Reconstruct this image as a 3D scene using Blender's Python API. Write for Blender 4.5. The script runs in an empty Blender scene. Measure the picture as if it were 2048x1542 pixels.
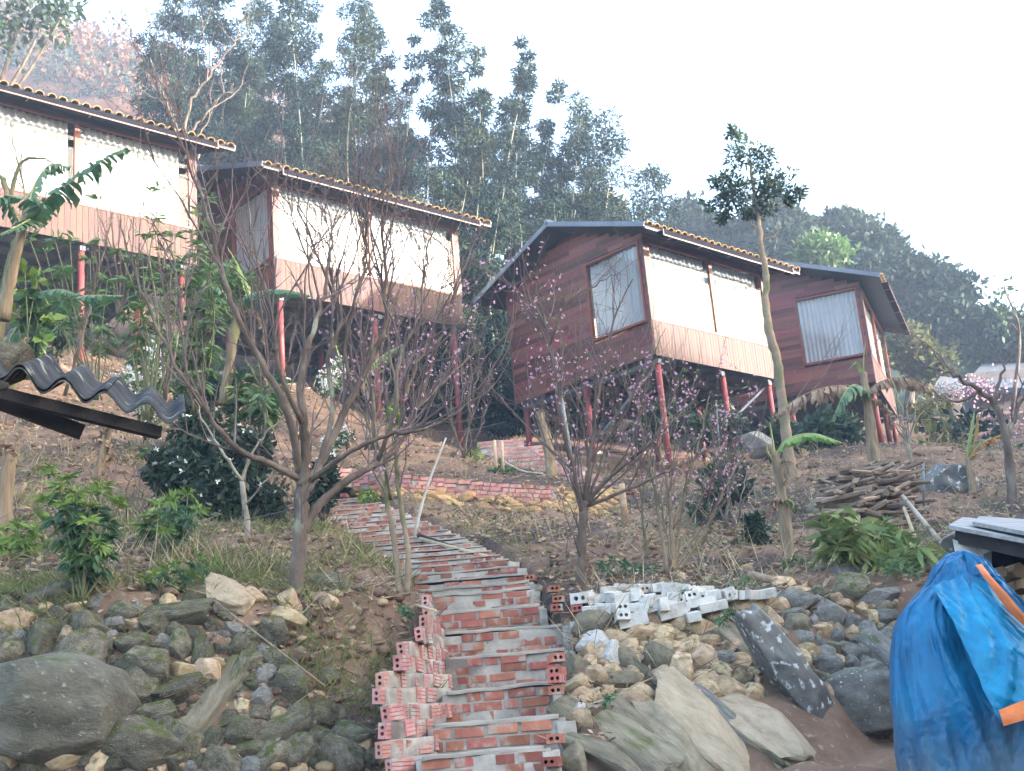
import bpy, bmesh, math, random
import numpy as np
from mathutils import Vector, Matrix, noise as mnoise

random.seed(7)
RNG = np.random.default_rng(7)
SC = bpy.context.scene
COL = SC.collection

# ------------------------------------------------------------------ camera
F_PX, W_PX, H_PX = 2490.0, 2048, 1542          # focal length in photo pixels
PITCH, ROLL = math.radians(15.28), math.radians(-4.99)
cp, sp, cr, sr = math.cos(PITCH), math.sin(PITCH), math.cos(ROLL), math.sin(ROLL)
_right = np.array([1, 0, 0.0]); _fwd = np.array([0, cp, sp]); _up = np.array([0, -sp, cp])
R2 = cr*_right + sr*_up
U2 = -sr*_right + cr*_up
MCAM = np.array([R2, -U2, _fwd])

def ray(x, y):
    v = MCAM.T @ np.array([x-W_PX/2, y-H_PX/2, F_PX]); return v/v[1]
def P(x, y, Y):
    "world point at distance Y ahead seen in direction (x, y) of the photograph"
    return ray(x, y)*Y

cam = bpy.data.cameras.new("camera")
cam.sensor_width = 36.0
cam.lens = 36.0*F_PX/W_PX
cam.clip_start = 0.05; cam.clip_end = 2000
camo = bpy.data.objects.new("camera", cam)
COL.objects.link(camo)
m = Matrix.Identity(4)
for i in range(3):
    m[i][0] = R2[i]; m[i][1] = U2[i]; m[i][2] = -_fwd[i]
camo.matrix_world = m
SC.camera = camo

# ------------------------------------------------------------------ light
SUN_EL, SUN_AZ = math.radians(11.5), math.radians(-12.0)      # azimuth from +X, counter-clockwise
sd = Vector((math.cos(SUN_EL)*math.cos(SUN_AZ), math.cos(SUN_EL)*math.sin(SUN_AZ), math.sin(SUN_EL)))
world = bpy.data.worlds.new("World"); SC.world = world; world.use_nodes = True
wn = world.node_tree.nodes; wl = world.node_tree.links
bg = wn["Background"]
sky = wn.new("ShaderNodeTexSky"); sky.sky_type = 'NISHITA'; sky.sun_disc = False
sky.sun_elevation = SUN_EL
sky.sun_rotation = math.atan2(sd.x, sd.y)
sky.air_density = 1.0; sky.dust_density = 5.0; sky.ozone_density = 1.6
wl.new(sky.outputs[0], bg.inputs[0]); bg.inputs[1].default_value = 0.15
sun = bpy.data.lights.new("sun", 'SUN'); sun.energy = 2.0; sun.angle = math.radians(1.2); sun.color = (1, .975, .945)
suno = bpy.data.objects.new("sun", sun); COL.objects.link(suno)
suno.rotation_euler = sd.to_track_quat('Z', 'Y').to_euler()
SC.view_settings.view_transform = 'Standard'; SC.view_settings.look = 'None'
SC.view_settings.exposure = 3.68; SC.view_settings.gamma = 1.0; SC.view_settings.use_curve_mapping = False
SC.render.engine = 'CYCLES'
try:
    SC.cycles.max_bounces = 6; SC.cycles.diffuse_bounces = 3; SC.cycles.glossy_bounces = 2
    SC.cycles.transparent_max_bounces = 8; SC.cycles.volume_bounces = 0
    SC.cycles.use_denoising = True
except Exception:
    pass

# ------------------------------------------------------------------ materials
def mat(name, ramp, scale=4.0, rough=0.8, bump=0.0, bscale=None, jit=0.0, hue=0.0, stretch=(1, 1, 1), coords='Object',
        detail=6.0, spec=0.3, trans=0.0, lichen=None, moss=None, metallic=0.0, dist=0.02):
    m = bpy.data.materials.new(name); m.use_nodes = True
    nt = m.node_tree; N = nt.nodes; L = nt.links
    bs = N["Principled BSDF"]; out = N["Material Output"]
    bs.inputs["Roughness"].default_value = rough
    bs.inputs["Specular IOR Level"].default_value = spec
    bs.inputs["Metallic"].default_value = metallic
    oi = N.new("ShaderNodeObjectInfo")
    if coords == 'World':
        src = N.new("ShaderNodeNewGeometry").outputs["Position"]
    else:
        src = N.new("ShaderNodeTexCoord").outputs["Object"]
    mp = N.new("ShaderNodeMapping"); mp.inputs["Scale"].default_value = stretch
    L.new(src, mp.inputs[0])
    vec = mp.outputs[0]
    if coords != 'World':
        sh = N.new("ShaderNodeVectorMath"); sh.operation = 'SCALE'
        cmb = N.new("ShaderNodeCombineXYZ")
        for k in range(3): L.new(oi.outputs["Random"], cmb.inputs[k])
        L.new(cmb.outputs[0], sh.inputs[0]); sh.inputs[3].default_value = 57.0
        ad = N.new("ShaderNodeVectorMath"); ad.operation = 'ADD'
        L.new(vec, ad.inputs[0]); L.new(sh.outputs[0], ad.inputs[1]); vec = ad.outputs[0]
    nz = N.new("ShaderNodeTexNoise"); nz.inputs["Scale"].default_value = scale
    nz.inputs["Detail"].default_value = detail; nz.inputs["Roughness"].default_value = 0.6
    L.new(vec, nz.inputs["Vector"])
    cr_ = N.new("ShaderNodeValToRGB")
    el = cr_.color_ramp.elements
    while len(el) < len(ramp): el.new(0.5)
    for e, (p_, c_) in zip(el, ramp):
        e.position = p_; e.color = (*c_, 1)
    L.new(nz.outputs["Fac"], cr_.inputs[0])
    colr = cr_.outputs[0]
    if jit or hue:
        hs = N.new("ShaderNodeHueSaturation")
        mr = N.new("ShaderNodeMapRange"); mr.inputs[3].default_value = 1-jit; mr.inputs[4].default_value = 1+jit
        L.new(oi.outputs["Random"], mr.inputs[0]); L.new(mr.outputs[0], hs.inputs["Value"])
        if hue:
            ml = N.new("ShaderNodeMath"); ml.operation = 'MULTIPLY'; ml.inputs[1].default_value = 7.13
            fr = N.new("ShaderNodeMath"); fr.operation = 'FRACT'
            L.new(oi.outputs["Random"], ml.inputs[0]); L.new(ml.outputs[0], fr.inputs[0])
            m2 = N.new("ShaderNodeMapRange"); m2.inputs[3].default_value = .5-hue; m2.inputs[4].default_value = .5+hue
            L.new(fr.outputs[0], m2.inputs[0]); L.new(m2.outputs[0], hs.inputs["Hue"])
        L.new(colr, hs.inputs["Color"]); colr = hs.outputs[0]
    def over(colr, colour, sc, lo, hi, normal_up=False, det=3.0):
        n2 = N.new("ShaderNodeTexNoise"); n2.inputs["Scale"].default_value = sc; n2.inputs["Detail"].default_value = det
        L.new(vec, n2.inputs["Vector"])
        f = n2.outputs["Fac"]
        if normal_up:
            g = N.new("ShaderNodeNewGeometry"); sx = N.new("ShaderNodeSeparateXYZ"); L.new(g.outputs["Normal"], sx.inputs[0])
            a = N.new("ShaderNodeMath"); a.operation = 'MULTIPLY_ADD'; a.inputs[1].default_value = 0.16
            L.new(sx.outputs[2], a.inputs[0]); L.new(f, a.inputs[2]); f = a.outputs[0]
        r = N.new("ShaderNodeMapRange"); r.inputs[1].default_value = lo; r.inputs[2].default_value = hi
        L.new(f, r.inputs[0])
        mx = N.new("ShaderNodeMix"); mx.data_type = 'RGBA'
        L.new(r.outputs[0], mx.inputs[0]); L.new(colr, mx.inputs[6]); mx.inputs[7].default_value = (*colour, 1)
        return mx.outputs[2]
    if moss: colr = over(colr, moss[0], moss[1], moss[2], moss[3], True)
    if lichen: colr = over(colr, lichen[0], lichen[1], lichen[2], lichen[3], det=lichen[4] if len(lichen) > 4 else 4.0)
    L.new(colr, bs.inputs["Base Color"])
    if bump:
        bz = N.new("ShaderNodeTexNoise"); bz.inputs["Scale"].default_value = bscale or scale*3
        bz.inputs["Detail"].default_value = 8.0; bz.inputs["Roughness"].default_value = .65
        L.new(vec, bz.inputs["Vector"])
        bp = N.new("ShaderNodeBump"); bp.inputs["Strength"].default_value = bump; bp.inputs["Distance"].default_value = dist
        L.new(bz.outputs["Fac"], bp.inputs["Height"]); L.new(bp.outputs[0], bs.inputs["Normal"])
    if trans:
        tr = N.new("ShaderNodeBsdfTranslucent"); L.new(colr, tr.inputs[0])
        ms = N.new("ShaderNodeMixShader"); ms.inputs[0].default_value = trans
        L.new(bs.outputs[0], ms.inputs[1]); L.new(tr.outputs[0], ms.inputs[2]); L.new(ms.outputs[0], out.inputs[0])
    return m

def glass_mat():
    m = bpy.data.materials.new("window_glass"); m.use_nodes = True
    N = m.node_tree.nodes; L = m.node_tree.links; N.remove(N["Principled BSDF"])
    t = N.new("ShaderNodeBsdfTransparent"); t.inputs[0].default_value = (.93, .96, .97, 1)
    g = N.new("ShaderNodeBsdfGlossy"); g.inputs["Roughness"].default_value = .03
    lw = N.new("ShaderNodeLayerWeight"); lw.inputs[0].default_value = .5
    pw = N.new("ShaderNodeMath"); pw.operation = 'POWER'; pw.inputs[1].default_value = 4.0
    ma = N.new("ShaderNodeMath"); ma.operation = 'MULTIPLY_ADD'; ma.inputs[1].default_value = .75; ma.inputs[2].default_value = .05
    L.new(lw.outputs["Facing"], pw.inputs[0]); L.new(pw.outputs[0], ma.inputs[0])
    ms = N.new("ShaderNodeMixShader")
    L.new(ma.outputs[0], ms.inputs[0]); L.new(t.outputs[0], ms.inputs[1]); L.new(g.outputs[0], ms.inputs[2])
    L.new(ms.outputs[0], N["Material Output"].inputs[0])
    return m

M = {}
M['earth'] = mat('earth', [(.25, (.070, .047, .034)), (.45, (.150, .096, .065)), (.6, (.215, .138, .092)), (.8, (.285, .198, .136))], 1.3, .95, .9, 9, coords='World', detail=10, spec=.1, dist=.06, moss=((.060, .045, .038), .42, .60, .74),
                 lichen=((.30, .24, .17), 14, .60, .70))
M['mortar'] = mat('mortar', [(.3, (.22, .195, .165)), (.55, (.34, .305, .26)), (.75, (.48, .43, .36))], 5, .95, .6, 30, spec=.1, lichen=((.14, .12, .105), 2.2, .55, .72))
M['mortar_pale'] = mat('mortar_pale', [(.3, (.32, .30, .27)), (.55, (.45, .43, .39)), (.75, (.55, .53, .49))], 5, .95, .7, 24, spec=.1, lichen=((.22, .2, .18), 4, .58, .72))
M['tread'] = mat('tread', [(.3, (.25, .225, .195)), (.6, (.38, .335, .28)), (.8, (.48, .43, .36))], 6, .95, .6, 40, stretch=(.5, 2, 2), spec=.1, lichen=((.22, .2, .18), 4, .55, .7))
M['brick'] = mat('brick', [(.3, (.24, .088, .062)), (.55, (.35, .135, .095)), (.8, (.43, .20, .145))], 9, .9, .4, 60, jit=.28, hue=.012, spec=.15, lichen=((.33, .29, .25), 9, .54, .66))
M['brick_pale'] = mat('brick_pale', [(.3, (.34, .145, .125)), (.55, (.44, .225, .195)), (.8, (.50, .31, .275))], 9, .9, .4, 60, jit=.18, hue=.01, spec=.15, lichen=((.38, .345, .31), 8, .55, .66))
M['white_block'] = mat('white_block', [(.3, (.27, .245, .21)), (.5, (.50, .48, .44)), (.8, (.63, .61, .57))], 8, .9, .4, 40, jit=.08, spec=.15, lichen=((.33, .3, .26), 6, .60, .72))
M['stone_moss'] = mat('stone_moss', [(.3, (.075, .066, .046)), (.5, (.145, .127, .088)), (.72, (.245, .215, .15))], 2.6, .9, 1.0, 9, jit=.35, dist=.035, hue=.01, spec=.2, moss=((.085, .095, .025), 2.2, .58, .74), lichen=((.42, .43, .36), 17, .655, .69))
M['stone_tan'] = mat('stone_tan', [(.3, (.23, .16, .092)), (.5, (.38, .275, .165)), (.75, (.50, .38, .245))], 2.4, .9, .6, 8, jit=.22, hue=.01, spec=.2, moss=((.16, .13, .07), 1.8, .60, .78))
M['stone_yellow'] = mat('stone_yellow', [(.3, (.20, .12, .055)), (.5, (.33, .21, .10)), (.75, (.42, .29, .16))], 3, .95, .6, 8, jit=.3, hue=.012, spec=.1)
M['stone_grey'] = mat('stone_grey', [(.3, (.095, .088, .08)), (.5, (.165, .155, .14)), (.75, (.25, .235, .205))], 2.4, .9, .7, 8, jit=.22, spec=.2, moss=((.09, .095, .04), 2, .62, .8), lichen=((.5, .5, .47), 12, .66, .70))
M['slab_tan'] = mat('slab_tan', [(.3, (.21, .16, .105)), (.5, (.31, .245, .165)), (.75, (.38, .31, .22))], 2.6, .9, .8, 10, jit=.1, spec=.2, lichen=((.24, .2, .13), 3, .6, .75))
M['slab_green'] = mat('slab_green', [(.3, (.115, .098, .068)), (.5, (.185, .158, .108)), (.75, (.27, .235, .165))], 2.4, .9, .8, 10, jit=.2, spec=.2, moss=((.10, .10, .04), 2, .66, .82))
M['slab_lichen'] = mat('slab_lichen', [(.3, (.06, .056, .05)), (.5, (.115, .107, .098)), (.75, (.19, .175, .155))], 5, .9, .7, 16, spec=.2, coords='World', moss=((.17, .16, .14), 3, .55, .7), lichen=((.50, .50, .49), 13, .585, .66, 12))
M['boulder_moss'] = mat('boulder_moss', [(.3, (.062, .058, .042)), (.5, (.115, .106, .078)), (.72, (.175, .16, .12))], 2.2, .88, .9, 14, dist=.03, spec=.25, moss=((.06, .075, .018), 1.4, .66, .80), lichen=((.26, .265, .225), 11, .62, .72))
M['bark'] = mat('bark', [(.3, (.062, .046, .037)), (.55, (.138, .106, .084)), (.8, (.25, .205, .165))], 7, .9, .8, 25, stretch=(1, 1, .5), spec=.15, lichen=((.26, .27, .2), 5, .62, .72))
M['twig'] = mat('twig', [(.3, (.09, .064, .062)), (.7, (.18, .138, .13))], 3, .85, 0, spec=.2)
M['twig_grey'] = mat('twig_grey', [(.3, (.10, .075, .07)), (.7, (.19, .15, .135))], 3, .85, 0, spec=.2)
M['bark_pale'] = mat('bark_pale', [(.3, (.20, .175, .14)), (.6, (.33, .29, .23)), (.8, (.43, .39, .32))], 5, .9, .5, 20, spec=.15, lichen=((.12, .12, .08), 4, .58, .7))
M['bark_mottle'] = mat('bark_mottle', [(.3, (.16, .12, .08)), (.6, (.27, .21, .145)), (.8, (.36, .29, .21))], 4, .9, .5, 20, spec=.15, lichen=((.12, .13, .065), 2.5, .5, .62))
M['petal'] = mat('petal', [(.3, (.62, .30, .42)), (.7, (.74, .50, .60))], 30, .7, trans=.35, coords='World', detail=2)
M['petal_white'] = mat('petal_white', [(.3, (.74, .72, .66)), (.7, (.8, .8, .76))], 30, .7, trans=.35, coords='World', detail=2)
def leaf(name, a, b, c, sc=.9, rough=.5, trans=.3):
    return mat(name, [(.3, a), (.5, b), (.72, c)], sc, rough, coords='World', detail=5, spec=.12 if ('bamboo' in name or 'forest' in name) else .3, trans=trans)
M['leaf_bamboo'] = leaf('leaf_bamboo', (.011, .024, .024), (.019, .036, .032), (.034, .055, .040), .55, .8, .12)
M['leaf_bamboo_fresh'] = leaf('leaf_bamboo_fresh', (.020, .036, .024), (.034, .054, .032), (.058, .080, .042), .55, .8, .15)
M['leaf_forest'] = leaf('leaf_forest', (.016, .030, .026), (.026, .044, .034), (.046, .066, .042), .25, .7, .12)
M['leaf_olive'] = leaf('leaf_olive', (.07, .085, .03), (.105, .115, .045), (.15, .145, .06), .5)
M['leaf_bright'] = leaf('leaf_bright', (.06, .12, .035), (.09, .17, .045), (.14, .22, .06), .8)
M['leaf_rust'] = leaf('leaf_rust', (.055, .038, .020), (.125, .052, .024), (.17, .078, .036), .12)
M['leaf_tree'] = leaf('leaf_tree', (.028, .052, .036), (.045, .078, .046), (.07, .105, .055), 1.2)
M['leaf_shrub'] = leaf('leaf_shrub', (.035, .085, .048), (.06, .13, .06), (.12, .20, .06), 3.0, .45)
M['leaf_dark'] = leaf('leaf_dark', (.018, .034, .022), (.03, .054, .032), (.05, .08, .042), 3.0, .35)
M['leaf_lime'] = leaf('leaf_lime', (.10, .17, .035), (.16, .24, .05), (.24, .30, .07), 3.0, .5)
M['leaf_willow'] = leaf('leaf_willow', (.07, .13, .055), (.11, .19, .07), (.18, .26, .09), 2.0, .45)
M['leaf_banana'] = leaf('leaf_banana', (.05, .11, .06), (.08, .16, .08), (.13, .22, .10), 1.4, .4)
M['leaf_lightbanana'] = leaf('leaf_lightbanana', (.13, .24, .07), (.18, .31, .09), (.24, .36, .12), 1.4, .4)
M['leaf_dead'] = leaf('leaf_dead', (.16, .10, .065), (.27, .185, .125), (.38, .29, .21), 5, .9, .15)
M['leaf_orange'] = leaf('leaf_orange', (.30, .14, .05), (.42, .22, .08), (.46, .28, .12), 3, .8, .3)
M['leaf_ginger'] = leaf('leaf_ginger', (.08, .145, .05), (.17, .22, .07), (.32, .32, .10), 2.2, .45)
M['midrib'] = mat('midrib', [(.3, (.25, .27, .09)), (.7, (.36, .34, .14))], 4, .6)
M['banana_stem'] = mat('banana_stem', [(.3, (.11, .08, .05)), (.5, (.22, .165, .105)), (.75, (.33, .265, .18))], 6, .9, .6, 20, stretch=(3, 3, .4), lichen=((.2, .2, .07), 2, .58, .7))
M['dead_stem'] = mat('dead_stem', [(.3, (.12, .085, .055)), (.5, (.24, .175, .11)), (.75, (.36, .28, .19))], 6, .95, .6, 20, stretch=(3, 3, .4))
M['green_stem'] = mat('green_stem', [(.3, (.10, .10, .05)), (.7, (.17, .18, .08))], 4, .7)
M['culm'] = mat('culm', [(.3, (.09, .105, .07)), (.6, (.17, .175, .125)), (.8, (.27, .25, .18))], 1.0, .6, coords='World')
M['litter'] = mat('litter', [(.25, (.12, .08, .052)), (.5, (.29, .205, .135)), (.75, (.50, .41, .31))], 9, .95, coords='World', trans=.1)
M['grass'] = leaf('grass', (.09, .125, .035), (.155, .175, .055), (.27, .25, .11), 2.5, .7)
M['straw'] = mat('straw', [(.3, (.26, .19, .11)), (.7, (.44, .35, .22))], 5, .95, coords='World')
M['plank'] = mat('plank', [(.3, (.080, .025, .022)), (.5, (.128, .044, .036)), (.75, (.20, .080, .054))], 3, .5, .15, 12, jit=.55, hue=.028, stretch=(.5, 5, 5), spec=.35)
M['plank_sun_dimmed'] = mat('plank_sun_dimmed', [(.3, (.040, .0145, .0095)), (.5, (.060, .024, .016)), (.75, (.088, .040, .028))], 3, .6, .15, 12, jit=.20, hue=.015, stretch=(5, 5, .5), spec=.3)  # same wood as plank, its colour darkened to offset sun on the fronts
M['trim'] = mat('trim', [(.3, (.080, .036, .032)), (.7, (.125, .066, .058))], 5, .6, .1, 20, stretch=(3, 3, .4))
M['frame'] = mat('frame', [(.3, (.165, .036, .018)), (.7, (.21, .052, .026))], 5, .45, spec=.4)
M['post'] = mat('post', [(.3, (.15, .028, .028)), (.7, (.22, .046, .043))], 4, .55, .1, 30, spec=.35)
M['joist'] = mat('joist', [(.3, (.055, .06, .065)), (.7, (.10, .105, .11))], 4, .7)
M['steel'] = mat('steel', [(.3, (.10, .115, .13)), (.7, (.17, .19, .21))], 6, .5, spec=.5)
M['soffit'] = mat('soffit', [(.3, (.022, .026, .034)), (.7, (.035, .04, .05))], 3, .8)
M['flashing'] = mat('flashing', [(.3, (.085, .11, .145)), (.7, (.14, .17, .215))], 3, .45, spec=.5)
M['gutter'] = mat('gutter', [(.3, (.007, .0075, .011)), (.7, (.012, .012, .017))], 3, .8, spec=.05)
M['copper'] = mat('copper', [(.3, (.15, .075, .058)), (.7, (.19, .10, .08))], 3, .5)
M['tile'] = mat('tile', [(.3, (.20, .10, .028)), (.6, (.29, .165, .05)), (.8, (.36, .23, .09))], 6, .6, .2, 30, jit=.15)
M['curtain'] = mat('curtain', [(.3, (.42, .425, .435)), (.7, (.50, .505, .515))], 2, .9, trans=.14, jit=.03)
M['interior'] = mat('interior', [(.3, (.30, .22, .16)), (.7, (.4, .3, .22))], 2, .8)
M['glass'] = glass_mat()
M['fibro'] = mat('fibro', [(.3, (.025, .026, .028)), (.5, (.05, .051, .053)), (.75, (.10, .10, .098))], 5, .95, .6, 40, spec=.1, lichen=((.30, .31, .25), 9, .60, .70))
M['black_wood'] = mat('black_wood', [(.3, (.012, .011, .012)), (.7, (.035, .03, .03))], 5, .8, .4, 30)
M['grey_wood'] = mat('grey_wood', [(.3, (.17, .165, .16)), (.7, (.36, .345, .33))], 5, .9, .4, 20, stretch=(.5, 4, 4))
M['log'] = mat('log', [(.3, (.20, .13, .08)), (.6, (.36, .25, .16)), (.8, (.48, .36, .25))], 8, .9, .4, 30, jit=.25)
M['stick'] = mat('stick', [(.3, (.10, .07, .052)), (.55, (.23, .165, .115)), (.8, (.40, .31, .23))], 5, .9, .5, 30, jit=.45, stretch=(.6, 3, 3))
M['bamboo_dry'] = mat('bamboo_dry', [(.3, (.36, .26, .15)), (.7, (.52, .41, .27))], 5, .7, stretch=(.5, 3, 3))
M['pole_pale'] = mat('pole_pale', [(.3, (.26, .24, .20)), (.7, (.44, .41, .36))], 5, .8)
M['tarp'] = mat('tarp', [(.3, (.001, .078, .19)), (.55, (.002, .125, .27)), (.8, (.006, .185, .35))], 3, .40, .5, 14, spec=.3, dist=.03, trans=.06)
M['tarp_flap'] = mat('tarp_flap', [(.3, (.001, .125, .26)), (.55, (.003, .185, .34)), (.8, (.008, .25, .42))], 4, .40, .5, 18, spec=.3, dist=.03, trans=.06)
M['hem'] = mat('hem', [(.3, (.50, .11, .025)), (.7, (.60, .17, .045))], 9, .5, .3, 30)
M['far_roof'] = mat('far_roof', [(.3, (.05, .06, .075)), (.7, (.085, .095, .115))], 4, .7)
M['far_wall'] = mat('far_wall', [(.3, (.09, .08, .085)), (.7, (.15, .13, .13))], 2, .9)
M['hose'] = mat('hose', [(.3, (.012, .012, .014)), (.7, (.02, .02, .022))], 3, .4)

# ------------------------------------------------------------------ mesh helpers
class MB:
    def __init__(s): s.v = []; s.f = []
    def box(s, a, b):
        (x0, y0, z0), (x1, y1, z1) = a, b; n = len(s.v)
        s.v += [(x0, y0, z0), (x1, y0, z0), (x1, y1, z0), (x0, y1, z0), (x0, y0, z1), (x1, y0, z1), (x1, y1, z1), (x0, y1, z1)]
        s.f += [(n, n+3, n+2, n+1), (n+4, n+5, n+6, n+7), (n, n+1, n+5, n+4), (n+1, n+2, n+6, n+5), (n+2, n+3, n+7, n+6), (n+3, n, n+4, n+7)]
        return s
    def beam(s, p, q, w, h=None, up=(0, 0, 1)):
        h = h or w
        p = Vector(p); q = Vector(q); d = (q-p).normalized(); u = Vector(up)
        a = d.cross(u)
        a = a.normalized() if a.length > 1e-4 else Vector((1, 0, 0))
        b = a.cross(d).normalized(); n = len(s.v)
        for e in (p, q):
            for sa, sb in ((-1, -1), (1, -1), (1, 1), (-1, 1)):
                s.v.append(tuple(e+a*sa*w/2+b*sb*h/2))
        s.f += [(n, n+3, n+2, n+1), (n+4, n+5, n+6, n+7), (n, n+1, n+5, n+4), (n+1, n+2, n+6, n+5), (n+2, n+3, n+7, n+6), (n+3, n, n+4, n+7)]
        return s
    def tube(s, pts, rad, sides=6, cap=True):
        pts = [Vector(p) for p in pts]
        if not hasattr(rad, '__len__'): rad = [rad]*len(pts)
        n0 = len(s.v); ref = None
        for i, p in enumerate(pts):
            d = (pts[min(i+1, len(pts)-1)]-pts[max(i-1, 0)])
            d = d.normalized() if d.length > 1e-9 else Vector((0, 0, 1))
            if ref is None: ref = Vector((1, 0, 0)) if abs(d.x) < .8 else Vector((0, 1, 0))
            a = (ref-d*ref.dot(d)).normalized(); ref = a; b = d.cross(a)
            for k in range(sides):
                t = 2*math.pi*k/sides
                s.v.append(tuple(p+(a*math.cos(t)+b*math.sin(t))*rad[i]))
        for i in range(len(pts)-1):
            for k in range(sides):
                k2 = (k+1) % sides
                s.f.append((n0+i*sides+k, n0+i*sides+k2, n0+(i+1)*sides+k2, n0+(i+1)*sides+k))
        if cap:
            s.f.append(tuple(n0+k for k in reversed(range(sides))))
            s.f.append(tuple(n0+(len(pts)-1)*sides+k for k in range(sides)))
        return s
    def quads(s, arr):
        "arr (n,4,3)"
        n = len(s.v); k = len(arr)
        s.v += [tuple(p) for p in arr.reshape(-1, 3)]
        s.f += [(n+4*i, n+4*i+1, n+4*i+2, n+4*i+3) for i in range(k)]
        return s
    def build(s, name, material, parent=None, smooth=False, world=True):
        me = bpy.data.meshes.new(name)
        me.from_pydata(s.v, [], s.f); me.update()
        if smooth: me.polygons.foreach_set('use_smooth', [True]*len(me.polygons))
        return ob(name, me, material, parent, world=world)

def ob(name, me, material=None, parent=None, loc=None, rot=None, scale=None, world=True):
    "links an object; when its parent is an unrotated root, world coordinates are made local"
    o = bpy.data.objects.new(name, me); COL.objects.link(o)
    if material and me is not None and not me.materials: me.materials.append(material)
    off = Vector((0, 0, 0))
    if parent is not None:
        o.parent = parent
        if world:
            q = parent
            while q is not None: off += q.location; q = q.parent
    o.location = (Vector(loc) if loc is not None else Vector((0, 0, 0))) - (off if world else Vector((0, 0, 0)))
    if rot is not None:
        if isinstance(rot, Matrix): o.rotation_euler = rot.to_euler()
        else: o.rotation_euler = rot
    if scale is not None: o.scale = scale
    return o

def qmesh(name, arr, material, parent=None, stuff=False):
    "fast mesh of loose quads, arr (n,4,3) in world coordinates"
    n = len(arr)
    me = bpy.data.meshes.new(name)
    me.vertices.add(n*4); me.loops.add(n*4); me.polygons.add(n)
    a = np.asarray(arr, dtype=np.float32)
    o = np.zeros(3, np.float32)
    if parent is not None:
        q = parent
        while q is not None: o += np.array(q.location, np.float32); q = q.parent
    me.vertices.foreach_set('co', (a.reshape(-1, 3)-o).ravel())
    me.loops.foreach_set('vertex_index', np.arange(n*4, dtype=np.int32))
    me.polygons.foreach_set('loop_start', np.arange(0, n*4, 4, dtype=np.int32))
    me.polygons.foreach_set('loop_total', np.full(n, 4, dtype=np.int32))
    me.update(calc_edges=True)
    r = ob(name, me, material, parent, world=False)
    if stuff: r['kind'] = 'stuff'
    return r

def thing(name, label, cat, loc=(0, 0, 0), rotz=0, group=None):
    o = bpy.data.objects.new(name, None); COL.objects.link(o)
    o.empty_display_size = .2
    o.location = Vector(loc); o.rotation_euler = (0, 0, rotz)
    tag(o, label, cat, group); return o
def tag(o, label, cat, group=None):
    o['label'] = label; o['category'] = cat
    if group: o['group'] = group
    return o

def nrm(a): return a/np.maximum(np.linalg.norm(a, axis=-1, keepdims=True), 1e-9)
def rand_dirs(n, r=None):
    r = r or RNG
    return nrm(r.normal(size=(n, 3)))
def leaf_quads(c, d, length, width, rng=RNG, fold=0.0):
    "diamond leaves: base c, direction d"
    n = len(c); d = nrm(d)
    s = nrm(np.cross(d, rand_dirs(n, rng)))
    L = np.broadcast_to(np.asarray(length, float).reshape(-1, 1), (n, 1)); Wd = np.broadcast_to(np.asarray(width, float).reshape(-1, 1), (n, 1))
    q = np.empty((n, 4, 3))
    q[:, 0] = c; q[:, 2] = c+d*L
    mid = c+d*L*.45
    q[:, 1] = mid+s*Wd/2; q[:, 3] = mid-s*Wd/2
    return q
def spline(pts, n=6):
    "Catmull-Rom through points"
    p = np.asarray(pts, float)
    if len(p) < 3:
        t = np.linspace(0, 1, n+1)[:, None]; return p[0]*(1-t)+p[-1]*t
    q = np.vstack([2*p[0]-p[1], p, 2*p[-1]-p[-2]]); out = []
    for i in range(1, len(q)-2):
        for k in range(n):
            t = k/n
            out.append(.5*((2*q[i])+(-q[i-1]+q[i+1])*t+(2*q[i-1]-5*q[i]+4*q[i+1]-q[i+2])*t*t+(-q[i-1]+3*q[i]-3*q[i+1]+q[i+2])*t**3))
    out.append(p[-1]); return np.array(out)
# ------------------------------------------------------------------ terrain
CT = [(-9, 1195, 9.6), (200, 1192, 9.3), (430, 1185, 9.5), (590, 1190, 10), (480, 1075, 12.6), (150, 1060, 12), (420, 1030, 15), (60, 940, 15.5),
      (100, 868, 18.5), (300, 880, 18.5), (0, 835, 20), (520, 960, 17), (600, 1080, 13), (690, 1130, 11.6), (780, 1190, 10.6),
      (560, 880, 21), (640, 935, 21), (900, 1003, 20), (900, 962, 20.6), (1100, 1010, 20.4), (1250, 1000, 21), (1000, 1060, 16.5), (1150, 1050, 16),
      (1300, 1060, 15.5), (1160, 1172, 11.8), (1350, 1145, 12.4), (1450, 1090, 14), (1560, 1130, 13), (1400, 1182, 10.9), (1200, 1195, 10.7), (1700, 1180, 11.3),
      (1800, 1110, 12.3), (1740, 1052, 16), (1580, 958, 22), (1480, 960, 23), (1750, 945, 20), (1700, 885, 24.5), (1900, 960, 21), (2040, 900, 26),
      (1950, 1060, 15), (2048, 1180, 10.5), (1000, 930, 23.5), (1090, 950, 23), (925, 920, 29.58), (1840, 890, 26), (1640, 1010, 18)]
CX = [P(*c) for c in CT]
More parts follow.
